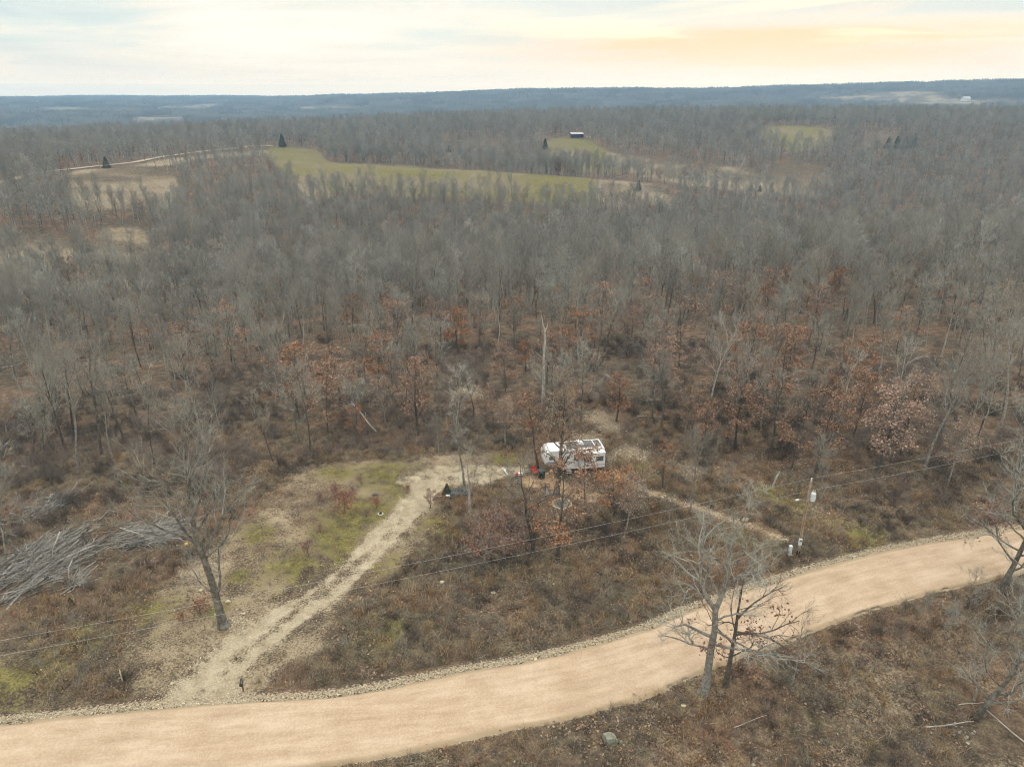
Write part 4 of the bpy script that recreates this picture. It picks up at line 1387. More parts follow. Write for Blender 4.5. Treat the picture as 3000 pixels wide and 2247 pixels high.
SHRUBS = [
    ((1012, 1505), 1.25, 'largest red-brown oak shrub on the lawn'), ((985, 1455), 0.95, 'red-brown shrub behind the largest lawn shrub'), ((905, 1632), 0.75, 'solitary dark red shrub low on the lawn'),
    ((1075, 1515), 0.5, 'small faded shrub between big shrub and stone ring'), ((1058, 1418), 0.5, 'thin russet sapling at the top of the lawn'), ((1102, 1490), 0.6, 'thin brown sapling by the stone ring'),
    ((940, 1560), 0.5, 'small pinkish shrub on the lawn slope'), ((938, 1468), 0.6, 'dull russet shrub at the lawn edge'), ((1035, 1448), 0.55, 'slight brown sapling behind the red shrubs'), ((590, 1815), 0.9, 'low red-brown shrub beside the lone tree trunk'),
    ((540, 1840), 0.6, 'flat red shrub west of the lone tree trunk'), ((1195, 1445), 0.55, 'dark twiggy shrub at the drive bend'),
]
for uv, s, lab in SHRUBS:
    e = SHRUB[rnd.randrange(len(SHRUB))]
    copy_tree('leafy_shrub', e, G(*uv), rnd.uniform(0, 6.28), s, lab, cat='shrub', sz=s * 0.95)

CEDAR_AT = [
    ((828, 432), 11.0, 'dark green cedar at the end of the ridge road'), ((313, 494), 6.5, 'small green cedar beside the ridge road'), ((1315, 446), 7.0, 'dark cedar at the brown field edge'),
    ((1597, 440), 9.5, 'tall narrow cedar beside the barn pasture'), ((1870, 560), 6.5, 'cedar at the end of the tan field'), ((2600, 436), 9.0, 'first dark cedar of the clump by the brown clearing'),
    ((2625, 436), 10.0, 'second dark cedar of the clump by the brown clearing'), ((2650, 436), 9.5, 'third dark cedar of the clump by the brown clearing'), ((2675, 432), 10.5, 'last dark cedar of the clump by the brown clearing'),
    ((2200, 560), 5.0, 'cedar under the white sycamore'), ((2225, 562), 4.5, 'cedar beside the pale meadow'), ((1310, 1448), 1.5, 'knee-high cedar bush beside the tarp heap'), ((212, 1782), 0.9, 'tiny green cedar in the grass below the log pile'),
    ((650, 395), 6.0, 'cedar in the wood behind the ridge road'),
]
for uv, hgt, lab in CEDAR_AT:
    e = CEDARS[rnd.randrange(2)]
    copy_tree('cedar_tree', e, G(*uv), rnd.uniform(0, 6.28), hgt / e['H'], lab)

PALE_AT = [((1108, 470), 1.0, 'white-limbed sycamore above the green pasture'), ((1575, 445), 1.15, 'pale feathery tree beside the barn pasture cedar'), ((2130, 545), 1.35, 'largest white sycamore beside the tan field'),
           ((2160, 545), 1.1, 'slim white sycamore next to the largest one'), ((2235, 555), 0.9, 'white-stemmed tree beside the pale meadow'), ((2600, 400), 1.0, 'white tree above the brown clearing'),
           ((945, 780), 0.9, 'pale spreading tree among grey woods'), ((410, 1020), 0.85, 'white leaning trunk in the western woods'), ((600, 900), 0.75, 'white crooked tree in the middle woods'), ((1235, 900), 0.7, 'pale forked tree in the middle woods'),
           ((2700, 850), 1.0, 'white-topped tree high on the eastern slope'), ((2830, 860), 1.1, 'long pale leaning trunk on the eastern slope'), ((2450, 1240), 0.6, 'pale crooked tree above the largest russet oak'), ((2080, 1180), 0.8, 'pale bare trunk beside the orange oaks'), ((2610, 1250), 0.7, 'white twisted tree behind the russet oaks'), ((1985, 880), 0.9, 'pale forked crown over the red oaks')]
for uv, s, lab in PALE_AT:
    e = PALE[rnd.randrange(len(PALE))]
    p = G(*uv)
    copy_tree('pale_tree', e, p, rnd.uniform(0, 6.28), s, lab, tilt=(rnd.uniform(-0.06, 0.06), rnd.uniform(-0.1, 0.1)))
    NAMED.append((p.x, p.y, 2.5))

# --- russet oaks through the woods (countable) --------------------------------------
NM = np.array(NAMED)


def free(X, Y):
    ok = np.ones(len(X), bool)
    for x, y, r in NAMED:
        ok &= np.hypot(X - x, Y - y) > r
    return ok


OX, OY = jitter_grid(88, 300, 6.5, 40, 41)
u, v = proj(OX, OY, h0(OX, OY))
dens = 0.07 + 0.5 * np.exp(-(((u - 2300) / 330) ** 2 + ((v - 880) / 75) ** 2)) + 0.30 * np.exp(-(((u - 1850) / 500) ** 2 + ((v - 1080) / 120) ** 2)) + 0.22 * np.exp(-(((u - 2350) / 400) ** 2 + ((v - 1250) / 100) ** 2)) + 0.14 * np.exp(-(((u - 1100) / 300) ** 2 + ((v - 1180) / 90) ** 2)) + 0.1 * np.exp(-(((u - 2750) / 250) ** 2 + ((v - 760) / 80) ** 2))
k = (RNG.random(len(OX)) < dens) & forest_ok(OX, OY) & free(OX, OY) & (u > -40) & (u < 3040)
OX, OY, ou, ov = OX[k], OY[k], u[k], v[k]
OZ = hg(OX, OY)
order = np.argsort(np.hypot(OX, OY))[:230]


ANCHORS = [((60, 1650), 'the log heap'), ((300, 1545), 'the stump end of the log heap'), ((160, 1450), 'the small branch heap'), ((547, 1600), 'the yellow bucket'), ((700, 1540), 'the west edge of the lawn'),
           ((1000, 1350), 'the top of the lawn'), ((1230, 1390), 'the drive bend'), ((1345, 1440), 'the tarp heap'), ((1160, 1150), 'the pale patch in the regrowth'), ((1620, 1330), 'the camper nose'), ((1760, 1310), 'the camper tail'),
           ((1758, 1225), 'the pale gravel patch'), ((1590, 1180), 'the white snag'), ((1905, 1225), 'the pale fallen limb'), ((2010, 1370), 'the upper end of the gravel side track'), ((2262, 1433), 'the slanted broken stump'),
           ((2375, 1415), 'the utility pole top'), ((2566, 1387), 'the largest russet oak'), ((2711, 1372), 'the dark straight tree by the wires'), ((2900, 1400), 'the road bend'), ((2410, 1115), 'the dark level trunk'), ((2450, 1240), 'the pale crooked tree'),
           ((2610, 1250), 'the white twisted tree'), ((2080, 1180), 'the pale bare trunk'), ((1990, 1075), 'the tall orange oak'), ((2290, 1150), 'the pyramid-shaped orange oak'), ((1690, 1060), 'the red-brown oak near the snag'), ((1680, 955), 'the trunk leaning uphill'),
           ((1105, 950), 'the fallen treetop'), ((560, 975), 'the western fallen trunk'), ((640, 835), 'the creek-bed trunk'), ((410, 1020), 'the white leaning trunk'), ((600, 900), 'the white crooked tree'), ((1235, 900), 'the pale forked tree'),
           ((35, 1075), 'the white dead limb'), ((1060, 1250), 'the splayed grey trunk'), ((880, 1300), 'the spreading grey tree above the lawn'), ((2785, 878), 'the eastern fallen trunk'), ((2830, 860), 'the long pale leaning trunk'), ((1985, 880), 'the pale forked crown'),
           ((2700, 850), 'the white-topped tree'), ((2300, 860), 'the band of red oaks'), ((2850, 1330), 'the thin tree above the road bend'), ((340, 760), 'the tan clearing'), ((945, 780), 'the pale spreading tree'), ((1226, 1275), 'the tall russet oak above the drive'), ((960, 1265), 'the russet oak above the lawn'),
           ((250, 1250), 'the western brush'), ((800, 1100), 'the dark regrowth strip'), ((1450, 1050), 'the open regrowth'), ((2900, 1150), 'the eastern brush'), ((100, 1250), 'the western edge of the brush'), ((2180, 1010), 'the purple brush slope')]


def wood_zone(u, v, kind):
    """where a wood tree stands, told from the nearest thing one can find"""
    (au, av), nm = min(ANCHORS, key=lambda q: ((q[0][0] - u) * 0.6) ** 2 + ((q[0][1] - v) * 1.3) ** 2)
    du, dv = u - au, v - av
    dist_ = math.hypot(du, dv)
    how = 'right beside' if dist_ < 28 else ('behind' if dv < 0 else 'in front of') if abs(dv) > abs(du) * 0.8 else 'east of' if du > 0 else 'west of'
    if dist_ > 120:
        how = 'well ' + how if how != 'in front of' else how
    return f'{kind} {how} {nm}'


ocount = 0
for i in order:
    kind = OAKP if rnd.random() < 0.3 else OAK
    e = kind[rnd.randrange(len(kind))]
    s = rnd.uniform(0.5, 1.05)
    lab = wood_zone(ou[i], ov[i], ('small ' if s < 0.68 else 'tall ' if s > 0.9 else '') + ('faded pinkish-brown oak' if kind is OAKP else 'russet-leaved oak'))
    copy_tree('oak_tree', e, (OX[i], OY[i], OZ[i]), rnd.uniform(0, 6.28), s, lab, group='oaks that kept their leaves in the woods')
    NAMED.append((OX[i], OY[i], 1.6))

# --- grey leafless woods -------------------------------------------------------------
TX, TY = [], []
a, b = jitter_grid(86, 132, 5.2, 42, 51); TX.append(a); TY.append(b)
a, b = jitter_grid(132, 460, 5.0, 42, 52); TX.append(a); TY.append(b)
a, b = jitter_grid(460, 1150, 6.3, 41, 53); TX.append(a); TY.append(b)
TX = np.concatenate(TX); TY = np.concatenate(TY)
r = np.hypot(TX, TY)
u, v = proj(TX, TY, h0(TX, TY))
keep = forest_ok(TX, TY) & (u > -120) & (u < 3120)
brushy = sstep(r, 135, 165)
pk = np.where(u > 2450, 0.50, 0.38) * (1 - brushy) + 0.95 * brushy
gap = fbm(TX / 22, TY / 22, 150, 2)
pk = pk * np.where(r < 320, np.clip(0.85 + 0.9 * gap, 0.25, 1), 1)
keep &= RNG.random(len(TX)) < pk
nearm = r < 300
kk = np.ones(len(TX), bool)
kk[nearm] = free(TX[nearm], TY[nearm])
keep &= kk
TX, TY, tu, tv, tr_ = TX[keep], TY[keep], u[keep], v[keep], r[keep]
TZ = hg(TX, TY)
order = np.argsort(tr_)
nplaced = sum(1 for q in PLACED if q[0] == 'bare_tree') + 8
first = order[:300 - nplaced]
rest = order[300 - nplaced:]
for i in first:
    q = rnd.random()
    kind, word, nm = (SLIM, 'slim leafless tree', 'bare_tree') if q < 0.34 else (BARE, 'grey leafless tree', 'bare_tree') if q < 0.82 else (WIDE, 'spreading leafless tree', 'bare_tree')
    e = kind[rnd.randrange(len(kind))]
    dark = rnd.random() < 0.3
    s = rnd.uniform(0.58, 0.92)
    tilt = (rnd.gauss(0, 0.04), rnd.gauss(0, 0.05))
    lean = tilt[1] if abs(tilt[1]) > 0.055 else 0
    lab = wood_zone(tu[i], tv[i], ('short ' if s < 0.68 else 'tall ' if s > 0.83 else '') + ('dark-trunked ' if dark else '') + ('leaning ' if lean else '') + word)
    copy_tree(nm, e, (TX[i], TY[i], TZ[i]), rnd.uniform(0, 6.28), s, lab, group='leafless trees of the woods', bark=BARK_DARK if dark else None, tilt=tilt)
protos = BARE + SLIM + WIDE + PALE[:1] + [dict(all=OAK[0]['all'])]
TLp = pxpoly([(960, 474), (1080, 476), (1300, 488), (1560, 512), (1700, 518)])
ti = RNG.integers(0, len(TLp) - 1, 120); tf = RNG.random(120)[:, None]
TL = TLp[ti] * (1 - tf) + TLp[ti + 1] * tf + np.column_stack([RNG.normal(scale=3, size=120), RNG.uniform(2, 16, 120)])
TX = np.concatenate([TX, TL[:, 0]]); TY = np.concatenate([TY, TL[:, 1]]); TZ = np.concatenate([TZ, h0(TL[:, 0], TL[:, 1])]); tr_ = np.concatenate([tr_, np.hypot(TL[:, 0], TL[:, 1])])
rest = np.concatenate([rest, np.arange(len(TX) - 120, len(TX))])
n = len(rest)
idx = RNG.choice(len(protos), n, p=np.array([0.075] * 7 + [0.05] * 4 + [0.075] * 3 + [0.02] + [0.03]) / (0.075 * 7 + 0.2 + 0.225 + 0.05))
rr_ = tr_[rest]
sc = RNG.uniform(0.64, 0.94, n) * np.where(rr_ > 460, 1.04, np.where(rr_ < 290, 1.18, 1.0))
TH = pxpoly([(380, 500), (480, 520), (620, 470), (780, 470), (850, 520), (840, 570), (600, 600), (480, 640)])
low_ = poly_sdf(TX[rest], TY[rest], TH) > 0
sc = np.where(low_, sc * 0.62, sc)
scatter('leafless_wood', np.column_stack([TX[rest], TY[rest], TZ[rest] - 0.1]), RNG.uniform(0, 6.28, n), sc, idx, [p['all'] for p in protos], 'dense grey leafless woodland filling the hollow and ridges', 'woodland', tilt=RNG.normal(scale=0.04, size=(n, 2)))


# --- far hills: woodland in stands ---------------------------------------------------
def far_stand(seed, n=42, size=46.0):
    rng = np.random.default_rng(seed)
    tr, cr = Acc(), Acc()
    g = int(math.ceil(math.sqrt(n)))
    for k in range(n):
        x = (k % g + rng.uniform(0.1, 0.9)) / g * size - size / 2
        y = (k // g + rng.uniform(0.1, 0.9)) / g * size - size / 2
        H = rng.uniform(11, 17)
        p = np.array([x, y, -1.0])
        tr.spikes(p[None], np.array([[x, y, H]]), 0.3)
        m = 30
        th = rng.uniform(0, 6.28, m); f = rng.uniform(0.4, 0.95, m)
        b = np.column_stack([np.full(m, x), np.full(m, y), f * H])
        L = rng.uniform(2.0, 3.8, m) * (1.15 - 0.5 * f)
        t = b + np.column_stack([np.cos(th) * L, np.sin(th) * L, rng.uniform(0.6, 2.8, m)])
        cr.spikes(b, t, rng.uniform(0.14, 0.30, m))
        q = b + (t - b) * rng.uniform(0.3, 0.8, (m, 1))
        cr.spikes(q, q + rng.normal(scale=1.0, size=(m, 3)) + [0, 0, 0.9], 0.13)
    return join_mesh('stand', [(tr, BARK), (cr, TWIG)])


stands = [far_stand(s) for s in (301, 302, 303, 304)]
FX, FY = [], []
a, b = jitter_grid(1150, 2600, 44, 41, 61); FX.append(a); FY.append(b)
a, b = jitter_grid(2600, 6200, 66, 41, 62); FX.append(a); FY.append(b)
FX = np.concatenate(FX); FY = np.concatenate(FY)
fr = np.hypot(FX, FY)
s_, _k = field_sdf(FX, FY)
k = (s_ < -12)
FX, FY, fr = FX[k], FY[k], fr[k]
FZ = h0(FX, FY)
ex = (h0(FX + 15, FY) - h0(FX - 15, FY)) / 30; ey = (h0(FX, FY + 15) - h0(FX, FY - 15)) / 30
n = len(FX)
rotz = RNG.integers(0, 4, n) * (math.pi / 2)
S = np.ones((n, 3)); S[:, 0] = S[:, 1] = np.where(fr > 2600, 1.5, 1.06)
S[:, 2] = RNG.uniform(0.9, 1.25, n)
scatter('hill_woodland', np.column_stack([FX, FY, FZ]), rotz * 0, S, RNG.integers(0, 4, n), stands, 'hazy wooded hills on the horizon', 'woodland', tilt=np.column_stack([np.arctan(ey), -np.arctan(ex)]))

# --- brush, weeds, grass, leaves -----------------------------------------------------
BR = [clump(401 + k, 46, 2.0, 1.6, 0.013, 0.3, BRUSH_M if k < 3 else BRUSH_D, fork=2) for k in range(5)]
BX, BY = [], []
a, b = jitter_grid(45, 140, 1.75, 42, 71); BX.append(a); BY.append(b)
a, b = jitter_grid(140, 300, 4.2, 42, 72); BX.append(a); BY.append(b)
BX = np.concatenate(BX); BY = np.concatenate(BY)
r = np.hypot(BX, BY)
u, v = proj(BX, BY, h0(BX, BY))
clear = poly_sdf(BX, BY, CLEAR_POLY)
BRUSH_POLYS = [pxpoly(q) for q in (
    [(1290, 1500), (1420, 1490), (1560, 1520), (1600, 1600), (1560, 1690), (1380, 1700), (1270, 1640), (1230, 1580)],
    [(1740, 1480), (1800, 1410), (1900, 1450), (2010, 1510), (2040, 1560), (1960, 1610), (1780, 1600), (1720, 1560)],
    [(2080, 1420), (2200, 1480), (2320, 1530), (2310, 1570), (2180, 1530), (2060, 1480)],
    [(2540, 1420), (2700, 1400), (2900, 1420), (2960, 1500), (2700, 1540), (2560, 1560)],
    [(1140, 1640), (1230, 1620), (1260, 1690), (1150, 1720)],
    [(2600, 1790), (2900, 1730), (3000, 1720), (3000, 1850), (2780, 1880), (2560, 1880)],
    [(2250, 1950), (2330, 1900), (2420, 1900), (2380, 1990)],
    [(2780, 2080), (3000, 2040), (3050, 2250), (2850, 2200)],
    [(2520, 2200), (2700, 2180), (2720, 2260), (2520, 2260)],
    [(2330, 1925), (2440, 1850), (2580, 1800), (2740, 1755), (2740, 1850), (2560, 1900), (2450, 1960)],
    [(2400, 1960), (2520, 1930), (2560, 2010), (2440, 2040)],
)]
inb = np.zeros(len(BX), bool)
for p in BRUSH_POLYS:
    inb |= poly_sdf(BX, BY, p) + 1.2 * fbm(BX / 4, BY / 4, 160, 2) > 0
road_s = poly_sdf(BX, BY, ROAD_POLY[::4])
patch = fbm(BX / 8, BY / 8, 161, 3)
pk = np.where(clear < -0.5, np.where(r < 140, np.clip(0.60 + 0.9 * patch, 0.06, 1), 0.30), np.where(inb, 0.85, 0.0))
lawn_s = poly_sdf(BX, BY, LAWN_POLY)
k = (RNG.random(len(BX)) < pk) & (road_s < np.where(line_dist(BX, BY, ROAD_LO[::4]) < line_dist(BX, BY, ROAD_UP[::4]), -0.7, -2.4)) & (lawn_s < -0.4) & (poly_sdf(BX, BY, PILE_POLY) < 0.3) & (line_dist(BX, BY, TRACK_R) > 1.4) & (line_dist(BX, BY, TRACK_G) > 1.5) & (r > 45) & (poly_sdf(BX, BY, CAMP_POLY) < 0.3)
for (uu, vv), rad in PALE_SPOTS[:6]:
    q = P(uu, vv)[0]
    k &= np.hypot(BX - q[0], BY - q[1]) > rad * 0.7
s_, _kk = field_sdf(BX, BY)
k &= (s_ < -1) | (r < 200)
BX, BY, r = BX[k], BY[k], r[k]
n = len(BX)
nz = fbm(BX / 11, BY / 11, 165, 2)
idx = np.where(RNG.random(n) < np.clip(0.5 + 1.5 * nz, 0.03, 0.97), RNG.integers(0, 3, n), RNG.integers(3, 5, n))
scl = RNG.uniform(0.55, 1.15, n) * np.where(r < 85, 0.72, 1.0)
scatter('brush', np.column_stack([BX, BY, hg(BX, BY)]), RNG.uniform(0, 6.28, n), scl, idx, BR, 'tangled reddish-grey brush covering the ground under the trees', 'brush')

GR = [clump(421, 26, 0.95, 0.75, 0.020, 0.38, GRASS_T), clump(422, 26, 1.05, 0.75, 0.020, 0.42, GRASS_R), clump(423, 24, 0.75, 0.8, 0.017, 0.5, GRASS_G, fork=1), clump(424, 30, 0.28, 0.8, 0.018, 0.6, GRASS_V),
      clump(425, 24, 0.9, 0.8, 0.016, 0.45, BRUSH_D, fork=1), clump(426, 34, 0.16, 0.9, 0.018, 0.9, GRASS_T)]
GX, GY = jitter_grid(34, 105, 0.70, 41, 81)
r = np.hypot(GX, GY)
road_s = poly_sdf(GX, GY, ROAD_POLY[::4])
u, v = proj(GX, GY, h0(GX, GY))
k = (road_s < -0.10) & (u > -60) & (u < 3060) & (v < 2330)
GX, GY, r, road_s, u, v = GX[k], GY[k], r[k], road_s[k], u[k], v[k]
up_d = line_dist(GX, GY, ROAD_UP[::4]); lo_d = line_dist(GX, GY, ROAD_LO[::4])
drive_s = poly_sdf(GX, GY, DRIVE_POLY)
rut = np.minimum(line_dist(GX, GY, RUT_A), line_dist(GX, GY, RUT_B))
lawn_s = poly_sdf(GX, GY, LAWN_POLY)
clear = poly_sdf(GX, GY, CLEAR_POLY)
lawn = lawn_s > -0.3
bare = ((up_d < lo_d) & (up_d < 1.5) & (road_s < 0)) | ((lo_d < 0.12)) | ((drive_s > -0.2) & (rut < 1.3)) | (line_dist(GX, GY, TRACK_R) < 0.9)
for (uu, vv), rad in PALE_SPOTS + SAND_SPOTS:
    q = P(uu, vv)[0]
    bare |= np.hypot(GX - q[0], GY - q[1]) < rad * 0.8
tgd = line_dist(GX, GY, TRACK_G)
near_side = (lo_d < up_d)
camp = poly_sdf(GX, GY, CAMP_POLY) > -0.2
pt = fbm(GX / 3.2, GY / 3.2, 170, 3); pg = fbm(GX / 6, GY / 6, 175, 2); p2 = fbm(GX / 5, GY / 5, 178, 3)
pk = np.where(camp, 0.10, 1.0) * np.where(tgd < 1.5, 0.25, 1.0) * np.where(lawn, 0.34, np.where(clear > -1, np.where(near_side, 0.75, 0.92), 0.35))
k = (RNG.random(len(GX)) < pk) & ~bare
typ = np.where(lawn, np.where(RNG.random(len(GX)) < 0.5, 5, np.where(RNG.random(len(GX)) < 0.75, 3, 2)),
               np.where(RNG.random(len(GX)) < np.clip(0.10 + 0.28 * pg, 0.02, 0.3), 3,
                        np.where(pt + 0.35 * RNG.normal(size=len(GX)) > 0.26, 1, np.where(pt + 0.35 * RNG.normal(size=len(GX)) > -0.02, 0, np.where(p2 + 0.3 * RNG.normal(size=len(GX)) > 0.0, 2, 4)))))
GX, GY, typ, lawn_, ns = GX[k], GY[k], typ[k], lawn[k], near_side[k]
n = len(GX)
camp_ = camp[k]
scl = RNG.uniform(0.55, 1.15, n) * np.where(camp_, 0.35, 1.0) * np.where(lawn_, 0.7, np.where(ns, 0.8, 1.0))
scatter('dry_grass', np.column_stack([GX, GY, hg(GX, GY)]), RNG.uniform(0, 6.28, n), scl, typ, GR, 'dry tan and russet grass tufts on the verges and banks', 'grass')

LI = [litter(441, 34, 0.55, LEAF_RUST, 0.19), litter(442, 34, 0.55, LEAF_PINK, 0.19), litter(443, 30, 0.5, LEAF_RED, 0.18), litter(444, 34, 0.55, GRASS_G, 0.2)]
LX, LY = jitter_grid(34, 92, 1.15, 41, 91)
road_s = poly_sdf(LX, LY, ROAD_POLY[::4])
pt = fbm(LX / 4, LY / 4, 190, 3)
k = (road_s < -0.8) & (poly_sdf(LX, LY, LAWN_POLY) < 0.5) & (RNG.random(len(LX)) < np.clip(0.45 + 0.8 * pt, 0.05, 0.9)) & (line_dist(LX, LY, ROAD_UP[::4]) > 1.6)
LX, LY = LX[k], LY[k]
n = len(LX)
scatter('leaf_litter', np.column_stack([LX, LY, hg(LX, LY) + 0.01]), RNG.uniform(0, 6.28, n), RNG.uniform(0.7, 1.3, n), RNG.choice(4, n, p=[0.3, 0.3, 0.2, 0.2]), LI, 'fallen brown leaves strewn over the banks', 'leaves')


# --- loose stone -----------------------------------------------------------------------
def stone_mesh(seed):
    bm = bmesh.new()
    rock_bm(bm, (0, 0, 0), (1, 0.8, 0.6), seed, 1)
    me = bpy.data.meshes.new('stone')
    bm.to_mesh(me); bm.free()
    me.materials.append(STONE)
    return me


ST = [stone_mesh(s) for s in (3, 4, 5, 6)]
pts = []; sz = []
rs = np.random.default_rng(77)
# shoulder of crushed stone along the far edge, thinner along the near edge
for line, other, n_, off, wd, s0 in ((ROAD_UP, ROAD_LO, 6500, 0.36, 0.30, 0.042), (ROAD_LO, ROAD_UP, 1200, 0.0, 0.35, 0.032)):
    i = rs.integers(0, len(line) - 1, n_); f = rs.random(n_)[:, None]
    q = line[i] * (1 - f) + line[i + 1] * f
    dv = line[i] - other[i]; dv /= np.linalg.norm(dv, axis=1)[:, None]
    o_ = off + wd * rs.normal(size=n_)
    pts.append(q + dv * o_[:, None]); sz.append(s0 * np.exp(rs.normal(scale=0.45, size=n_)))
# drive edges, ruts and side track
for line, n_, wd, s0 in ((RUT_A, 500, 1.0, 0.04), (RUT_B, 500, 1.0, 0.04), (TRACK_R, 700, 0.7, 0.06), (TRACK_G, 260, 1.3, 0.05), (pxpoly([(470, 2040), (590, 1930), (700, 1870)]), 260, 0.5, 0.045), (pxpoly([(380, 2065), (500, 2052), (640, 2050), (720, 2040)]), 350, 0.5, 0.05)):
    i = rs.integers(0, len(line) - 1, n_); f = rs.random(n_)[:, None]
    pts.append(line[i] * (1 - f) + line[i + 1] * f + rs.normal(scale=wd, size=(n_, 2))); sz.append(s0 * np.exp(rs.normal(scale=0.4, size=n_)))
for (uu, vv), rad in PALE_SPOTS:
    q = P(uu, vv)[0]
    pts.append(q[:2] + rs.normal(scale=rad * 0.6, size=(110, 2))); sz.append(0.07 * np.exp(rs.normal(scale=0.4, size=110)))
q = P(np.array([660, 720, 780, 1000, 1500, 2000]), np.array([1860, 1800, 1790, 1800, 1760, 1640]))
for c_ in q:
    pts.append(c_[:2] + rs.normal(scale=3.5, size=(40, 2))); sz.append(0.055 * np.exp(rs.normal(scale=0.4, size=40)))
pts = np.concatenate(pts); sz = np.concatenate(sz)
k = poly_sdf(pts[:, 0], pts[:, 1], ROAD_POLY[::4]) < 0.25
pts, sz = pts[k], sz[k]
n = len(pts)
scatter('loose_stone', np.column_stack([pts, hg(pts[:, 0], pts[:, 1]) + sz * 0.25]), rs.uniform(0, 6.28, n), sz, rs.integers(0, 4, n), ST, 'crushed pale limestone along the road shoulder and drive', 'gravel', tilt=rs.normal(scale=0.4, size=(n, 2)))

# ------------------------------------------------------------------ log piles
def log_mesh(seed, L, r, bend):
    rng = np.random.default_rng(seed)
    a = Acc()
    n = 6
    t = np.linspace(0, 1, n)
    y = np.cumsum(rng.normal(scale=bend, size=n)) * 0.4; z = np.cumsum(rng.normal(scale=bend, size=n)) * 0.3
    rad = r * (1 - 0.62 * t)
    a.tube(np.column_stack([(t - 0.5) * L, y - y.mean(), z - z.mean()]), rad, 6)
    if seed % 2:
        k0 = 3
        p0 = np.array([(t[k0] - 0.5) * L, (y - y.mean())[k0], (z - z.mean())[k0]])
        for sg in (-1, 1) if seed % 4 == 1 else (1,):
            q = branch_path(rng, p0, (0.8, sg * 0.6, 0.25), L * 0.3, 4, 0.22, 0.0)
            a.tube(q, rad[k0] * 0.65 * np.linspace(1, 0.3, 5), 5)
    v = np.array([[-0.5 * L, y[0] - y.mean(), z[0] - z.mean()]])
    ring = a.V[0][:6]
    a.add(np.vstack([ring, v]), np.array([[6, (k + 1) % 6, k] for k in range(6)]))
    return a.mesh('log', LOG_M)


LOGS = [log_mesh(500 + k, L, r_, b_) for k, (L, r_, b_) in enumerate([(8.0, 0.052, 0.26), (7.0, 0.045, 0.34), (6.0, 0.042, 0.40), (4.6, 0.038, 0.46), (8.6, 0.062, 0.24), (3.4, 0.038, 0.55), (2.4, 0.075, 0.25), (5.4, 0.034, 0.55)])]


def log_pile(name, label, a_px, b_px, width, height, n_log, n_stick, seed, spread=0.16, short=False):
    rng = np.random.default_rng(seed)
    A, B = G(*a_px), G(*b_px)
    o = thing(name, label, 'log pile', (A + B) / 2)
    ax = B - A; ax.z = 0
    L = ax.length
    yaw = math.atan2(ax.y, ax.x)
    ax.normalize(); side = Vector((-ax.y, ax.x, 0))
    c0 = (A + B) / 2
    for k in range(n_log):
        m = LOGS[rng.integers(0, 8)] if not short else LOGS[rng.choice([3, 5, 6, 7, 2])]
        s = rng.normal(scale=0.30) * L * 0.62
        s = max(-L * 0.55, min(L * 0.5, s))
        wv = rng.uniform(-1, 1)
        hmax = height * math.sqrt(max(0.05, 1 - wv * wv)) * (1 - 0.35 * abs(s) / L * 2)
        z = hmax * (k + rng.uniform(0, 0.5) * n_log) / (n_log * 1.5)
        p = c0 + ax * s + side * (wv * width / 2)
        ang = yaw + rng.normal(scale=spread) + (rng.normal(scale=1.0) if rng.random() < 0.06 else 0)
        if s > L * 0.3:
            ang += rng.normal(scale=0.5)
        g = gz(p.x, p.y)
        c = bpy.data.objects.new('log', m)
        COL.objects.link(c)
        c.parent = o
        c.location = Vector((p.x, p.y, g + 0.06 + max(0.0, z))) - o.location
        c.rotation_euler = (rng.uniform(0, 6.28), rng.normal(scale=0.05), ang + (math.pi if rng.random() < 0.5 else 0))
        sc_ = rng.uniform(0.7, 1.15)
        c.scale = (sc_, sc_ * rng.uniform(0.8, 1.5), sc_ * rng.uniform(0.8, 1.5))
        if rng.random() < 0.10:
            c.material_slots[0].link = 'OBJECT'; c.material_slots[0].material = LOG_PALE
        elif rng.random() < 0.38:
            c.material_slots[0].link = 'OBJECT'; c.material_slots[0].material = LOG_DARK  # dark logs mixed in to stand for shade between the logs
    # thin sticks between the logs
    st = Acc()
    s = np.clip(rng.normal(scale=0.3, size=n_stick), -0.8, 0.75) * L * 0.7
    wv = rng.uniform(-1.15, 1.15, n_stick)
    px = c0.x + ax.x * s + side.x * wv * width / 2; py = c0.y + ax.y * s + side.y * wv * width / 2
    ang = yaw + rng.normal(scale=0.6, size=n_stick)
    ln = rng.uniform(0.8, 2.8, n_stick)
    zz = hg(px, py) + 0.05 + height * np.sqrt(np.clip(1 - (wv / 1.2) ** 2, 0.02, 1)) * rng.uniform(0.1, 1.1, n_stick) * (1 - 0.6 * np.abs(s) / L)
    b = np.column_stack([px, py, zz]) - np.array(o.location)
    st.spikes(b, b + np.column_stack([np.cos(ang) * ln, np.sin(ang) * ln, rng.normal(scale=0.15, size=n_stick)]), rng.uniform(0.012, 0.03, n_stick))
    tag(link('loose_sticks', st.mesh('loose_sticks', LOG_M), o), None, kind='stuff')
    return o


log_pile('log_pile', 'long heap of bleached grey logs laid side by side at the wood edge', (-120, 1800), (310, 1545), 7.5, 1.15, 290, 800, 601, 0.30)
log_pile('log_pile', 'low grey heap of branches continuing the long log heap', (330, 1590), (575, 1545), 3.4, 0.7, 130, 900, 602, 0.55, True)
log_pile('log_pile', 'small grey branch heap behind the long log heap', (105, 1520), (215, 1445), 2.4, 0.7, 55, 200, 603, 0.35, True)
log_pile('log_pile', 'little tangle of sticks below the long log heap', (190, 1735), (245, 1695), 1.3, 0.5, 16, 70, 604, 0.8, True)


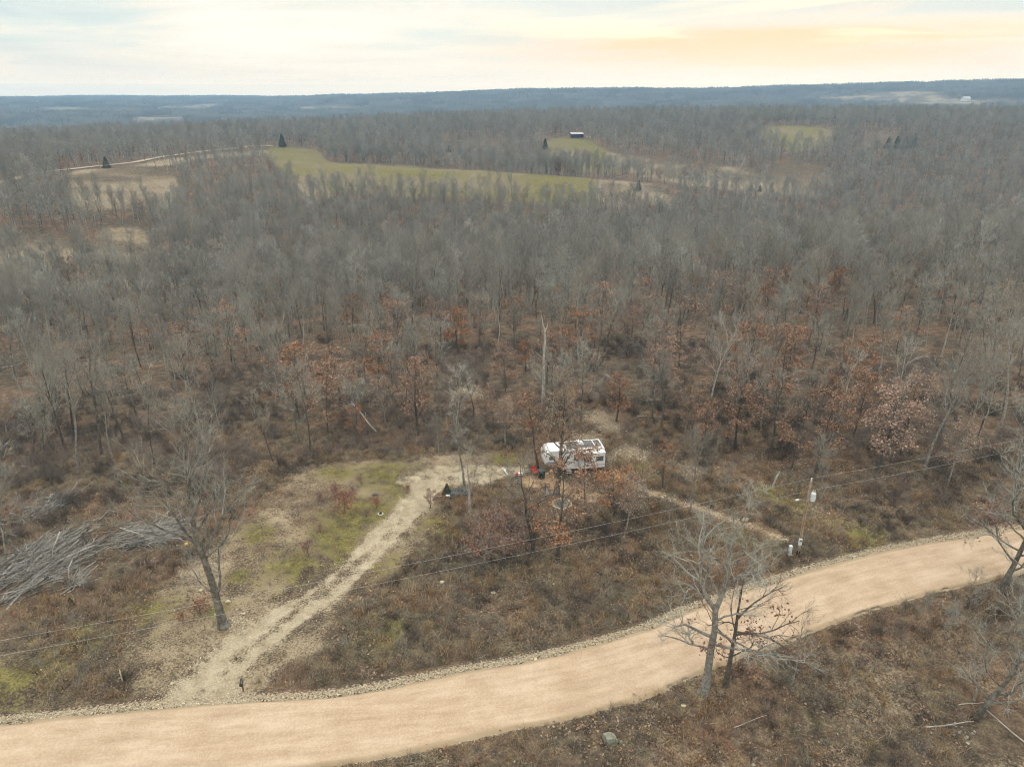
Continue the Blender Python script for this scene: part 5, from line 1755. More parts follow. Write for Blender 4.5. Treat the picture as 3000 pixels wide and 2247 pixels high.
def fallen(name, label, uv, L, r_, yaw, m, seed, limbs=4, up=0.06):
    """fallen trunk with broken limbs"""
    rng = np.random.default_rng(seed)
    p = G(*uv)
    o = thing(name, label, 'fallen log', p, yaw)
    a = Acc()
    pts = branch_path(rng, (-L / 2, 0, r_ * 0.9), (1, 0, up), L, 6, 0.06, 0.0)
    for q in pts:
        w_ = Matrix.Rotation(yaw, 3, 'Z') @ Vector(q)
        q[2] += gz(p.x + w_.x, p.y + w_.y) - p.z
    a.tube(pts, r_ * np.linspace(1, 0.35, len(pts)), 8)
    link('trunk', a.mesh('trunk', m), o)
    for k in range(limbs):
        q, t = at(pts, rng.uniform(0.45, 0.95))
        a = Acc()
        pth = branch_path(rng, q, unit(off_dir(rng, t, rng.uniform(0.4, 0.9)) + [0, 0, 0.35]), L * rng.uniform(0.15, 0.32), 4, 0.2, 0.0)
        a.tube(pth, r_ * 0.4 * np.linspace(1, 0.25, 5), 5)
        link('limb', a.mesh('limb', m), o)
    return o


fallen('fallen_log', 'pale dead branch lying at the foot of the leaning vine-choked tree', (2940, 2140), 3.6, 0.07, 2.1, LOG_PALE, 701, 1)
fallen('fallen_log', 'thin grey log lying level in the near leaves', (2780, 2135), 4.0, 0.06, 0.05, LOG_M, 702, 1)
fallen('fallen_log', 'short pale branch propped against the leaning vine-choked tree', (2840, 2068), 2.0, 0.05, 0.1, LOG_PALE, 703, 1)
fallen('fallen_log', 'thin pale stick lying below the tall roadside pair', (2195, 2122), 2.9, 0.035, 0.35, LOG_PALE, 704, 1)
fallen('fallen_log', 'dark twisted stick in the near leaves', (2012, 2085), 2.0, 0.04, 0.9, LOG_DARK, 705, 2)
fallen('fallen_log', 'dark fallen trunk high on the eastern slope', (2785, 878), 14, 0.28, 0.12, LOG_DARK, 706, 3)
fallen('fallen_log', 'dark level trunk behind the russet oaks', (2410, 1115), 10, 0.18, 0.0, LOG_DARK, 707, 3)
fallen('fallen_log', 'fallen treetop with pale limbs in the middle hollow', (1105, 950), 12, 0.2, 0.25, LOG_M, 708, 8)
fallen('fallen_log', 'dark trunk leaning uphill beyond the white snag', (1680, 955), 13, 0.24, 0.75, LOG_DARK, 709, 5, 0.6)
fallen('fallen_log', 'dark fallen trunk down the western slope', (560, 975), 14, 0.22, 0.15, LOG_DARK, 710, 4)
fallen('fallen_log', 'long dark fallen trunk beside the creek bed', (640, 835), 15, 0.25, -0.4, LOG_DARK, 711, 4)
fallen('fallen_log', 'pale fallen limb above the pale gravel patch', (1905, 1225), 4.0, 0.12, -0.2, LOG_PALE, 712, 2)
fallen('fallen_log', 'grey fallen trunk with splayed dead limbs above the drive bend', (1060, 1250), 7.0, 0.14, 2.4, LOG_PALE, 713, 4, 0.3)
fallen('fallen_log', 'dark brush-covered log beside the green side track', (2510, 1500), 3.5, 0.12, 0.1, LOG_DARK, 714, 5)
fallen('fallen_log', 'white dead limb lying in the western wood', (35, 1075), 3.5, 0.16, 0.9, LOG_PALE, 715, 3)

# ------------------------------------------------------------------ camper
WHITE = mat('camper_white', (0.80, 0.81, 0.82), rough=0.35, spec=0.5, noise=((0.70, 0.71, 0.72), 0.8, 'o'))
ROOFW = mat('camper_roof_white', (0.84, 0.86, 0.88), rough=0.6)
MEMB = mat('roof_membrane_dark', (0.075, 0.085, 0.095), rough=0.75, noise=((0.15, 0.165, 0.175), 1.5, 'o'))
GLASS = mat('tinted_glass', (0.10, 0.115, 0.13), rough=0.06, spec=0.9)
GREY = mat('grey_trim', (0.30, 0.31, 0.32), rough=0.5)
RUB = mat('tyre_rubber', (0.02, 0.02, 0.021), rough=0.85)
STEEL = mat('galvanised_steel', (0.42, 0.44, 0.45), rough=0.4, metallic=0.7)
BLACK = mat('black_plastic', (0.015, 0.017, 0.018), rough=0.5)
STRIPE = mat('stripe_grey', (0.42, 0.45, 0.50), rough=0.4)

rv_p = G(1672, 1384)
RV_YAW = R(10)
rv = thing('camper_trailer', 'white fifth-wheel camper trailer with dark roof patch parked in the clearing', 'camper trailer', (rv_p.x + 0.2, rv_p.y + 1.15, gz(rv_p.x, rv_p.y + 1.1)), RV_YAW)


def extrude_profile(prof, y0, y1, m, name, parent, bev=0.06):
    bm = bmesh.new()
    f0 = [bm.verts.new((x, y0, z)) for x, z in prof]
    f1 = [bm.verts.new((x, y1, z)) for x, z in prof]
    bm.faces.new(f0); bm.faces.new(f1[::-1])
    n = len(prof)
    for i in range(n):
        bm.faces.new((f0[(i + 1) % n], f0[i], f1[i], f1[(i + 1) % n]))
    bmesh.ops.recalc_face_normals(bm, faces=bm.faces)
    if bev:
        es = [e for e in bm.edges if abs(e.verts[0].co.y - e.verts[1].co.y) < 1e-6]
        bmesh.ops.bevel(bm, geom=es, offset=bev, segments=2, affect='EDGES', profile=0.6)
    return bm_obj(name, bm, m, parent)


body = extrude_profile([(3.95, 0.55), (3.98, 1.5), (3.95, 3.15), (3.80, 3.32), (-3.10, 3.32), (-3.55, 3.18), (-3.86, 2.75), (-3.95, 2.2), (-3.86, 1.62), (-3.70, 1.48), (-1.85, 1.40), (-1.62, 1.20), (-1.55, 0.55)], -1.22, 1.22, WHITE, 'body', rv, 0.07)
bm = bmesh.new(); box(bm, (0.25, 0, 3.335), (6.9, 2.2, 0.05), bevel=0.02); roof = bm_obj('roof', bm, ROOFW, rv)
bm = bmesh.new(); box(bm, (0.95, -0.02, 3.370), (3.55, 1.95, 0.016)); bm_obj('membrane', bm, MEMB, roof)
bm = bmesh.new(); box(bm, (3.24, -0.02, 3.370), (0.80, 1.85, 0.016)); bm_obj('membrane', bm, MEMB, roof)
bm = bmesh.new(); box(bm, (-1.3, 0.62, 3.370), (0.75, 0.7, 0.016)); bm_obj('membrane', bm, MEMB, roof)
bm = bmesh.new(); box(bm, (1.0, 0.15, 3.52), (0.95, 0.72, 0.30), taper=(0.78, 0.8), bevel=0.05); ac = bm_obj('air_conditioner', bm, ROOFW, rv)
for k in range(5):
    bm = bmesh.new(); box(bm, (0.68 + k * 0.16, 0.15, 3.678), (0.05, 0.5, 0.012)); bm_obj('fin', bm, STRIPE, ac)
for x, y in ((-2.1, 0.2), (1.0, 1.0)):
    bm = bmesh.new(); box(bm, (x, y, 3.43), (0.42, 0.42, 0.14), taper=(0.85, 0.85), bevel=0.03); bm_obj('roof_vent', bm, ROOFW, rv)
bm = bmesh.new(); box(bm, (-0.55, 0.88, 3.40), (1.4, 0.06, 0.05)); bm_obj('roof_rail', bm, ROOFW, rv)
bm = bmesh.new(); cyl(bm, (-1.75, -1.30, 3.16), (0.55, -1.30, 3.16), 0.075, n=12); aw = bm_obj('awning', bm, mat('awning_cloth', (0.46, 0.48, 0.50), rough=0.7), rv)
for x in (-1.7, 0.5):
    bm = bmesh.new(); box(bm, (x, -1.27, 2.0), (0.05, 0.04, 2.3)); bm_obj('awning_arm', bm, GREY, aw)
bm = bmesh.new(); box(bm, (-2.95, -1.232, 1.66), (1.5, 0.02, 0.16)); bm_obj('stripe', bm, mat('stripe_dark', (0.16, 0.17, 0.20)), rv)
bm = bmesh.new(); box(bm, (-1.2, -1.232, 0.75), (0.7, 0.025, 0.28)); bm_obj('hatch', bm, GREY, rv)
# slide-out room on the near side
bm = bmesh.new(); box(bm, (2.30, -1.58, 1.90), (3.05, 0.74, 2.05), bevel=0.03); so = bm_obj('slide_out', bm, WHITE, rv)
bm = bmesh.new(); box(bm, (2.30, -1.60, 2.955), (3.12, 0.80, 0.05), bevel=0.015); bm_obj('slide_roof', bm, ROOFW, so)
for x in (1.55, 3.1):
    bm = bmesh.new(); box(bm, (x, -1.957, 2.15), (1.0, 0.02, 0.72)); fr = bm_obj('window', bm, GREY, so)
    bm = bmesh.new(); box(bm, (x, -1.971, 2.15), (0.9, 0.012, 0.62)); bm_obj('pane', bm, GLASS, fr)
bm = bmesh.new(); box(bm, (2.3, -1.957, 1.3), (3.0, 0.012, 0.12)); bm_obj('stripe', bm, STRIPE, so)
for x, w_, z_, h_ in ((-2.9, 0.8, 2.35, 0.5), (0.2, 0.55, 2.2, 0.8)):
    bm = bmesh.new(); box(bm, (x, -1.228, z_), (w_, 0.03, h_)); fr = bm_obj('window', bm, GREY, rv)
    bm = bmesh.new(); box(bm, (x, -1.246, z_), (w_ - 0.1, 0.012, h_ - 0.1)); bm_obj('pane', bm, GLASS, fr)
bm = bmesh.new(); box(bm, (-0.85, -1.23, 1.72), (0.68, 0.04, 1.9), bevel=0.01); dr = bm_obj('door', bm, WHITE, rv)
bm = bmesh.new(); box(bm, (-0.58, -1.262, 1.6), (0.06, 0.04, 0.14)); bm_obj('handle', bm, BLACK, dr)
bm = bmesh.new(); box(bm, (-0.85, -1.255, 2.3), (0.4, 0.02, 0.4)); bm_obj('door_pane', bm, GLASS, dr)
bm = bmesh.new(); box(bm, (-2.2, -1.226, 1.85), (2.6, 0.02, 0.10)); bm_obj('stripe', bm, STRIPE, rv)
bm = bmesh.new(); box(bm, (-0.75, -1.45, 0.5), (0.62, 0.42, 0.05)); box(bm, (-0.75, -1.68, 0.28), (0.62, 0.25, 0.05)); cyl(bm, (-1.03, -1.3, 0.55), (-1.03, -1.8, 0.1), 0.02, n=6); cyl(bm, (-0.47, -1.3, 0.55), (-0.47, -1.8, 0.1), 0.02, n=6); bm_obj('entry_step', bm, GREY, rv)
for y in (-1.0, 1.0):
    for x in (1.5, 2.4):
        bm = bmesh.new(); cyl(bm, (x, y - 0.11, 0.36), (x, y + 0.11, 0.36), 0.37, n=20); wh = bm_obj('wheel', bm, RUB, rv)
        bm = bmesh.new(); s_ = -1 if y < 0 else 1; cyl(bm, (x, y + s_ * 0.1, 0.36), (x, y + s_ * 0.125, 0.36), 0.2, 0.15, n=14); bm_obj('rim', bm, STEEL, wh)
for y in (-0.8, 0.8):
    bm = bmesh.new(); cyl(bm, (-2.25, y, 1.5), (-2.25, y, 0.05), 0.06, 0.045, n=8); box(bm, (-2.25, y, 0.04), (0.26, 0.26, 0.04)); bm_obj('landing_leg', bm, STEEL, rv)
bm = bmesh.new(); cyl(bm, (-3.2, 0, 1.5), (-3.2, 0, 1.05), 0.10, 0.08, n=10); bm_obj('king_pin', bm, BLACK, rv)
bm = bmesh.new(); box(bm, (1.2, 0, 0.47), (5.4, 1.9, 0.14)); bm_obj('chassis', bm, BLACK, rv)
lad = None
for y in (0.35, 0.85):
    bm = bmesh.new(); cyl(bm, (4.06, y, 0.8), (4.06, y, 3.35), 0.022, n=6); cyl(bm, (4.06, y, 3.35), (3.85, y, 3.45), 0.022, n=6); r_o = bm_obj('ladder_rail', bm, STEEL, rv)
    lad = lad or r_o
for z_ in (0.95, 1.3, 1.65, 2.0, 2.35, 2.7, 3.05):
    bm = bmesh.new(); cyl(bm, (4.06, 0.35, z_), (4.06, 0.85, z_), 0.016, n=6); bm_obj('rung', bm, STEEL, lad)
bm = bmesh.new(); box(bm, (4.02, -0.35, 2.3), (0.04, 1.0, 0.6)); fr = bm_obj('window', bm, GREY, rv)
bm = bmesh.new(); box(bm, (4.045, -0.35, 2.3), (0.012, 0.9, 0.5)); bm_obj('pane', bm, GLASS, fr)
bm = bmesh.new(); box(bm, (4.03, 0, 0.62), (0.12, 2.3, 0.12), bevel=0.02); bm_obj('bumper', bm, GREY, rv)

# ------------------------------------------------------------------ camp things
BIN = mat('bin_green_black', (0.012, 0.028, 0.028), rough=0.4)
p = G(1587, 1402)
o = thing('trash_bin', 'dark green wheeled trash bin under the camper nose', 'trash bin', p, 0.3)
bm = bmesh.new(); box(bm, (0, 0, 0.62), (0.56, 0.62, 1.05), taper=(1.18, 1.18), bevel=0.03); bm_obj('body', bm, BIN, o)
bm = bmesh.new(); box(bm, (0, -0.02, 1.19), (0.74, 0.82, 0.08), bevel=0.025); bm_obj('lid', bm, mat('bin_lid', (0.05, 0.085, 0.09), rough=0.35), o)
for x in (-0.27, 0.27):
    bm = bmesh.new(); cyl(bm, (x - 0.04, 0.32, 0.14), (x + 0.04, 0.32, 0.14), 0.14, n=14); bm_obj('wheel', bm, RUB, o)
bm = bmesh.new(); cyl(bm, (-0.3, 0.44, 1.12), (0.3, 0.44, 1.12), 0.022, n=8); bm_obj('handle', bm, BIN, o)

RED = mat('red_plastic', (0.62, 0.035, 0.025), rough=0.45)
p = G(1567, 1391)
o = thing('folding_chair', 'bright red folding camp chair beside the dark bin', 'chair', p, 0.6)
bm = bmesh.new(); box(bm, (0, 0, 0.45), (0.58, 0.52, 0.05), bevel=0.015); bm_obj('seat', bm, RED, o)
bm = bmesh.new(); box(bm, (0, 0.30, 0.78), (0.58, 0.05, 0.62), rot=Euler((-0.2, 0, 0)), bevel=0.015); bm_obj('backrest', bm, RED, o)
for x in (-0.27, 0.27):
    for y0, y1 in ((-0.26, 0.26), (0.26, -0.26)):
        bm = bmesh.new(); cyl(bm, (x, y0, 0.0), (x, y1, 0.47), 0.016, n=6); bm_obj('leg', bm, BLACK, o)
    bm = bmesh.new(); box(bm, (x * 1.08, 0, 0.66), (0.06, 0.5, 0.03)); bm_obj('armrest', bm, RED, o)

p = G(1546, 1384)
o = thing('camp_table', 'small dark slatted camp table with things on top beside the red chair', 'table', p, 0.1)
for k in range(5):
    bm = bmesh.new(); box(bm, (0, -0.32 + 0.16 * k, 0.72), (1.0, 0.13, 0.03)); bm_obj('slat', bm, mat('table_grey', (0.16, 0.16, 0.17)) if k == 0 else MATS['table_grey'], o)
for x in (-0.42, 0.42):
    for y in (-0.3, 0.3):
        bm = bmesh.new(); cyl(bm, (x, y, 0.0), (x * 0.85, y * 0.85, 0.71), 0.018, n=6); bm_obj('leg', bm, BLACK, o)
o = thing('yellow_bag', 'crumpled yellow bag on the slatted camp table', 'bag', (p.x - 0.25, p.y + 0.05, p.z + 0.735))
bm = bmesh.new(); rock_bm(bm, (0, 0, 0.12), (0.26, 0.18, 0.14), 21); bm_obj('sack', bm, mat('yellow_cloth', (0.62, 0.48, 0.10)), o)
bm = bmesh.new(); rock_bm(bm, (0.2, 0.02, 0.14), (0.07, 0.06, 0.06), 22, 1); bm_obj('knot', bm, MATS['yellow_cloth'], o)
o = thing('camp_stove', 'small black camp stove on the slatted camp table', 'stove', (p.x + 0.25, p.y, p.z + 0.735))
bm = bmesh.new(); box(bm, (0, 0, 0.07), (0.42, 0.3, 0.14), bevel=0.02); bm_obj('body', bm, BLACK, o)
bm = bmesh.new(); box(bm, (0, 0.16, 0.24), (0.42, 0.03, 0.26), rot=Euler((-0.3, 0, 0))); bm_obj('lid', bm, BLACK, o)
for x in (-0.1, 0.1):
    bm = bmesh.new(); cyl(bm, (x, 0, 0.14), (x, 0, 0.165), 0.07, n=12); bm_obj('burner', bm, STEEL, o)

p = G(1486, 1388)
o = thing('leaning_board', 'white panel lying tilted on the grass beyond the brush', 'panel', p, 0.0)
bm = bmesh.new(); box(bm, (-0.2, 0.3, 0.22), (0.32, 1.5, 0.05), rot=Euler((0.2, 0.1, 0.55)), bevel=0.015); bm_obj('panel', bm, mat('board_white', (0.66, 0.68, 0.70)), o)
bm = bmesh.new(); box(bm, (-0.05, 0.15, 0.14), (0.12, 0.5, 0.3), rot=Euler((0, 0, 0.5))); bm_obj('prop_block', bm, mat('block_grey', (0.3, 0.3, 0.3)), o)
p = G(1524, 1391)
o = thing('cooler_box', 'white cooler box with red lid lying on the ground left of the camp table', 'cooler', p, 0.25)
bm = bmesh.new(); box(bm, (0, 0, 0.16), (0.62, 0.36, 0.32), bevel=0.03); bm_obj('body', bm, MATS['board_white'], o)
bm = bmesh.new(); box(bm, (-0.42, 0, 0.2), (0.24, 0.38, 0.3), bevel=0.03); bm_obj('lid', bm, RED, o)

p = G(1598, 1457)
o = thing('hook_stand', 'tall black hook stand behind the fire ring', 'stand', p, 0.2)
bm = bmesh.new(); cyl(bm, (0, 0, -0.1), (0, 0, 1.75), 0.03, n=8); bm_obj('post', bm, BLACK, o)
bm = bmesh.new(); cyl(bm, (0, 0, 1.74), (-0.22, 0, 1.84), 0.022, n=6); cyl(bm, (-0.22, 0, 1.84), (-0.34, 0, 1.74), 0.022, n=6); bm_obj('hook', bm, BLACK, o)
p = G(1602, 1449)
o = thing('metal_sheet', 'bent grey-blue metal sheet leaning by the hook stand', 'metal sheet', p, 0.2)
bm = bmesh.new()
q = [bm.verts.new(c_) for c_ in ((-0.2, 0, 0), (0.35, -0.05, 0), (0.05, 0.25, 0.85), (-0.12, 0.22, 0.8), (-0.2, 0.03, 0), (0.35, -0.02, 0), (0.05, 0.28, 0.85), (-0.12, 0.25, 0.8))]
for f_ in ((0, 1, 2, 3), (7, 6, 5, 4), (0, 4, 5, 1), (1, 5, 6, 2), (2, 6, 7, 3), (3, 7, 4, 0)):
    bm.faces.new([q[i] for i in f_])
bm_obj('sheet', bm, mat('sheet_grey', (0.33, 0.37, 0.44), rough=0.5), o)

p = G(1646, 1477)
o = thing('fire_ring', 'ring of pale stones round a bed of ash in front of the camper', 'fire ring', p)
nst = 30
for k in range(nst):
    th = 2 * math.pi * k / nst
    bm = bmesh.new()
    rr_o = 1.12 + rnd.uniform(-0.06, 0.06)
    rock_bm(bm, (rr_o * math.cos(th), rr_o * math.sin(th), 0.07), (rnd.uniform(0.11, 0.16), rnd.uniform(0.09, 0.14), rnd.uniform(0.08, 0.13)), 900 + k, 1)
    bm_obj('stone', bm, mat('fire_stone', (0.50, 0.41, 0.28), noise=((0.66, 0.56, 0.40), 3, 'w')) if k == 0 else MATS['fire_stone'], o)
bm = bmesh.new()
ring = [bm.verts.new((1.05 * math.cos(a_i), 1.05 * math.sin(a_i), 0.03 + 0.02 * math.sin(5 * a_i))) for a_i in np.linspace(0, 2 * math.pi, 25)[:-1]]
c_ = bm.verts.new((0, 0, 0.07))
for i in range(24):
    bm.faces.new((ring[i], ring[(i + 1) % 24], c_))
bm_obj('ash_bed', bm, mat('ash', (0.10, 0.10, 0.095), noise=((0.20, 0.19, 0.17), 5, 'w')), o)
for k in range(4):
    bm = bmesh.new(); a_i = k * 1.5 + 0.4
    cyl(bm, (0.55 * math.cos(a_i), 0.55 * math.sin(a_i), 0.1), (-0.3 * math.cos(a_i + 0.4), -0.3 * math.sin(a_i + 0.4), 0.2), 0.05, 0.035, n=7)
    bm_obj('charred_log', bm, LOG_DARK, o)

p = G(1553, 1488)
o = thing('red_cloth', 'scrap of orange-red plastic lying in the brush below the fire ring', 'plastic scrap', p, 0.4)
bm = bmesh.new()
g_ = [[bm.verts.new((i * 0.16 - 0.32, j * 0.12 - 0.12, 0.28 + 0.06 * math.sin(i * 2.1 + j) + 0.03 * ((i + j) % 2))) for j in range(3)] for i in range(5)]
for i in range(4):
    for j in range(2):
        bm.faces.new((g_[i][j], g_[i + 1][j], g_[i + 1][j + 1], g_[i][j + 1]))
bmesh.ops.solidify(bm, geom=bm.faces[:], thickness=0.02)
bm_obj('sheet', bm, mat('orange_red', (0.55, 0.10, 0.05)), o)
bm = bmesh.new(); cyl(bm, (-0.3, 0.0, -0.02), (0.3, 0.05, 0.27), 0.02, 0.015, n=6); bm_obj('stick', bm, LOG_DARK, o)

# tarp-covered heap
p = G(1345, 1447)
o = thing('tarp_heap', 'heap of scrap under a dark grey tarp at the edge of the turning area', 'tarp heap', p, 0.3)
bm = bmesh.new()
gx_, gy_ = 15, 9
vv = []
for i in range(gx_):
    row = []
    for j in range(gy_):
        a_i, b_i = i / (gx_ - 1) * 2 - 1, j / (gy_ - 1) * 2 - 1
        hgt = 0.55 * max(0.0, 1 - a_i * a_i) ** 0.7 * max(0.0, 1 - b_i * b_i) ** 0.6 * (1 + 0.35 * math.sin(5 * a_i + 3 * b_i)) + 0.05 * math.sin(11 * a_i) * math.cos(9 * b_i)
        row.append(bm.verts.new((a_i * 1.5 + 0.06 * math.sin(7 * b_i), b_i * 0.75 + 0.08 * math.sin(6 * a_i), max(0.0, hgt) + 0.02)))
    vv.append(row)
for i in range(gx_ - 1):
    for j in range(gy_ - 1):
        bm.faces.new((vv[i][j], vv[i + 1][j], vv[i + 1][j + 1], vv[i][j + 1]))
bm_obj('tarp', bm, mat('tarp_grey', (0.022, 0.028, 0.034), rough=0.35, noise=((0.10, 0.125, 0.14), 3.0, 'o')), o, smooth=True)
bm = bmesh.new(); box(bm, (-1.35, -0.35, 0.2), (0.75, 0.28, 0.12), rot=Euler((0.2, 0.25, 0.3)), bevel=0.03); bm_obj('white_corner', bm, MATS['board_white'], o)
for k in range(5):
    bm = bmesh.new(); a_i = 0.4 + 0.35 * k; cyl(bm, (0.6 + 0.2 * k, -0.5, 0.05), (1.0 + 0.25 * k, 0.55, 0.55 + 0.1 * math.sin(k * 2)), 0.05, 0.03, n=6); bm_obj('scrap_branch', bm, LOG_DARK, o)

# lawn things
p = G(1115, 1506)
o = thing('stone_planter', 'small ring of white stones round a dark hole on the lawn', 'planter', p)
for k in range(11):
    th = 2 * math.pi * k / 11
    bm = bmesh.new(); rock_bm(bm, (0.27 * math.cos(th), 0.27 * math.sin(th), 0.06), (0.10, 0.08, 0.09), 940 + k, 1)
    bm_obj('stone', bm, mat('white_stone', (0.62, 0.60, 0.55)) if k == 0 else MATS['white_stone'], o)
bm = bmesh.new(); cyl(bm, (0, 0.05, 0), (0, 0.05, 0.22), 0.16, 0.13, n=12); bm_obj('pot', bm, BLACK, o)
p = G(1099, 1451)
o = thing('black_bag', 'flat dark blue-grey bag lying on the lawn', 'bag', p, 0.1)
bm = bmesh.new(); rock_bm(bm, (0, 0, 0.06), (0.42, 0.22, 0.10), 31); bm_obj('sack', bm, mat('bag_dark', (0.03, 0.045, 0.055), rough=0.4), o)
bm = bmesh.new(); rock_bm(bm, (0.3, 0.05, 0.07), (0.18, 0.13, 0.07), 32, 1); bm_obj('flap', bm, mat('bag_blue', (0.13, 0.20, 0.23), rough=0.4), o)
p = G(547, 1602)
o = thing('yellow_bucket', 'small yellow bucket at the wood edge behind the lone tree', 'bucket', p, 0.4)
bm = bmesh.new(); cyl(bm, (-0.14, 0, 0.3), (0.2, 0.04, 0.34), 0.15, 0.18, n=14); bm_obj('pail', bm, mat('yellow_plastic', (0.72, 0.50, 0.05), rough=0.4), o)
bm = bmesh.new(); cyl(bm, (0.0, 0, -0.02), (0.0, 0, 0.2), 0.05, n=6); bm_obj('stake', bm, LOG_M, o)
p = G(446, 1790)
o = thing('white_branch', 'short white stick lying on the grass below the lawn', 'stick', p)
bm = bmesh.new(); cyl(bm, (-0.1, 0.22, 0.04), (0.08, -0.2, 0.05), 0.035, 0.02, n=7); bm_obj('stem', bm, LOG_PALE, o)
bm = bmesh.new(); cyl(bm, (0, 0, 0.05), (-0.2, 0.02, 0.09), 0.02, 0.01, n=6); bm_obj('side_twig', bm, LOG_PALE, o)

# mailbox at the drive mouth
p = G(713, 2024)
o = thing('mailbox', 'black mailbox on a reddish wooden post at the mouth of the drive', 'mailbox', p, 0.25)
RW = mat('red_wood', (0.17, 0.055, 0.035), noise=((0.24, 0.09, 0.06), 6, 'o'))
bm = bmesh.new(); box(bm, (0, 0, 0.5), (0.10, 0.10, 1.1)); bm_obj('post', bm, RW, o)
bm = bmesh.new(); box(bm, (0, -0.12, 0.90), (0.07, 0.6, 0.06), rot=Euler((0.0, 0, 0))); cyl(bm, (0, 0, 0.62), (0, -0.3, 0.88), 0.025, n=6); bm_obj('brace', bm, RW, o)
bm = bmesh.new()
prof = [(-0.13, 0.94), (-0.13, 1.12)] + [(0.13 * math.cos(t_), 1.12 + 0.11 * math.sin(t_)) for t_ in np.linspace(math.pi, 0, 9)[1:-1]] + [(0.13, 1.12), (0.13, 0.94)]
f0 = [bm.verts.new((x, -0.45, z)) for x, z in prof]; f1 = [bm.verts.new((x, 0.17, z)) for x, z in prof]
bm.faces.new(f0); bm.faces.new(f1[::-1])
for i in range(len(prof)):
    bm.faces.new((f0[(i + 1) % len(prof)], f0[i], f1[i], f1[(i + 1) % len(prof)]))
bmesh.ops.recalc_face_normals(bm, faces=bm.faces)
bx_o = bm_obj('box', bm, mat('mailbox_black', (0.018, 0.024, 0.024), rough=0.3, spec=0.5), o)
bm = bmesh.new(); box(bm, (0, -0.462, 1.07), (0.25, 0.02, 0.27), bevel=0.006); bm_obj('door', bm, MATS['mailbox_black'], bx_o)
bm = bmesh.new(); box(bm, (0.14, -0.1, 1.16), (0.015, 0.05, 0.16)); bm_obj('flag', bm, RED, bx_o)

# survey stake, dead stump, boulder
YW = mat('raw_wood', (0.50, 0.42, 0.22), noise=((0.62, 0.54, 0.34), 5, 'o'))
p = G(361, 2003)
o = thing('wooden_stake', 'pale pointed wooden stake in the roadside grass', 'stake', p, 0.2)
bm = bmesh.new(); box(bm, (0, 0, 0.5), (0.10, 0.05, 1.2)); bm_obj('shaft', bm, YW, o)
bm = bmesh.new(); box(bm, (0, 0, 1.22), (0.10, 0.05, 0.24), taper=(0.12, 0.6)); bm_obj('point', bm, YW, o)
p = G(2262, 1433)
o = thing('broken_stump', 'slanted pale broken stump beside the green side track', 'stump', p, 0)
a_ = Acc(); a_.tube([(0, 0, -0.2), (0.2, 0, 0.9), (0.35, 0, 1.5), (0.55, 0, 2.1)], [0.15, 0.12, 0.13, 0.07], 8); link('shaft', a_.mesh('shaft', LOG_PALE), o)
a_ = Acc(); a_.spikes(np.array([[0.52, 0, 2.0], [0.58, 0.03, 2.0]]), np.array([[0.66, 0.02, 2.45], [0.55, 0.06, 2.3]]), 0.05); link('splinter', a_.mesh('splinter', LOG_PALE), o)

p = G(1785, 2178)
o = thing('boulder', 'mossy grey boulder with a flat pale face on the near bank', 'boulder', p, 0.0)
m = mat('boulder_rock', (0.25, 0.25, 0.22), noise=((0.12, 0.125, 0.07), 2.2, 'o'), bump=0.6)
bm = bmesh.new()
bmesh.ops.create_icosphere(bm, subdivisions=3, radius=1.0)
for q in bm.verts:
    c_ = q.co
    for nrm, kk in ((Vector((-1, -0.25, 0.1)).normalized(), 0.55), (Vector((0.1, 0.1, 1)).normalized(), 0.62), (Vector((0.3, -1, 0.35)).normalized(), 0.7), (Vector((0.9, 0.3, 0.3)).normalized(), 0.75)):
        dd = c_.dot(nrm)
        if dd > kk:
            c_ -= nrm * (dd - kk) * 0.92
    c_ *= 1 + 0.05 * math.sin(6 * c_.x + 1) * math.cos(7 * c_.y) + 0.03 * math.sin(13 * c_.z)
    q.co = Vector((c_.x * 0.72, c_.y * 0.52, c_.z * 0.54 + 0.16))
bm_obj('rock', bm, m, o)
bm = bmesh.new(); rock_bm(bm, (0.8, -0.08, 0.04), (0.24, 0.17, 0.13), 51); bm_obj('chip', bm, m, o)
for uv, s_, lab in (((1296, 1718), 0.28, 'pale rock in the grass below the drive'), ((1445, 1753), 0.26, 'small pale rock in the bank under the wires'), ((2182, 1537), 0.42, 'white rock beside the gravel side track'), ((2002, 2075), 0.22, 'white rock on the near verge below the tall pair'), ((1588, 1550), 0.2, 'white rock below the fire ring'), ((590, 1740), 0.26, 'pale rock by the lone tree trunk'), ((671, 1776), 0.3, 'white rock beside the lone tree trunk')):
    p = G(*uv)
    bm = bmesh.new(); rock_bm(bm, (0, 0, s_ * 0.3), (s_, s_ * 0.75, s_ * 0.6), int(uv[0]), 2)
    ro_ = bm_obj('rock', bm, STONE, None, loc=p)
    tag(ro_, lab, 'rock')

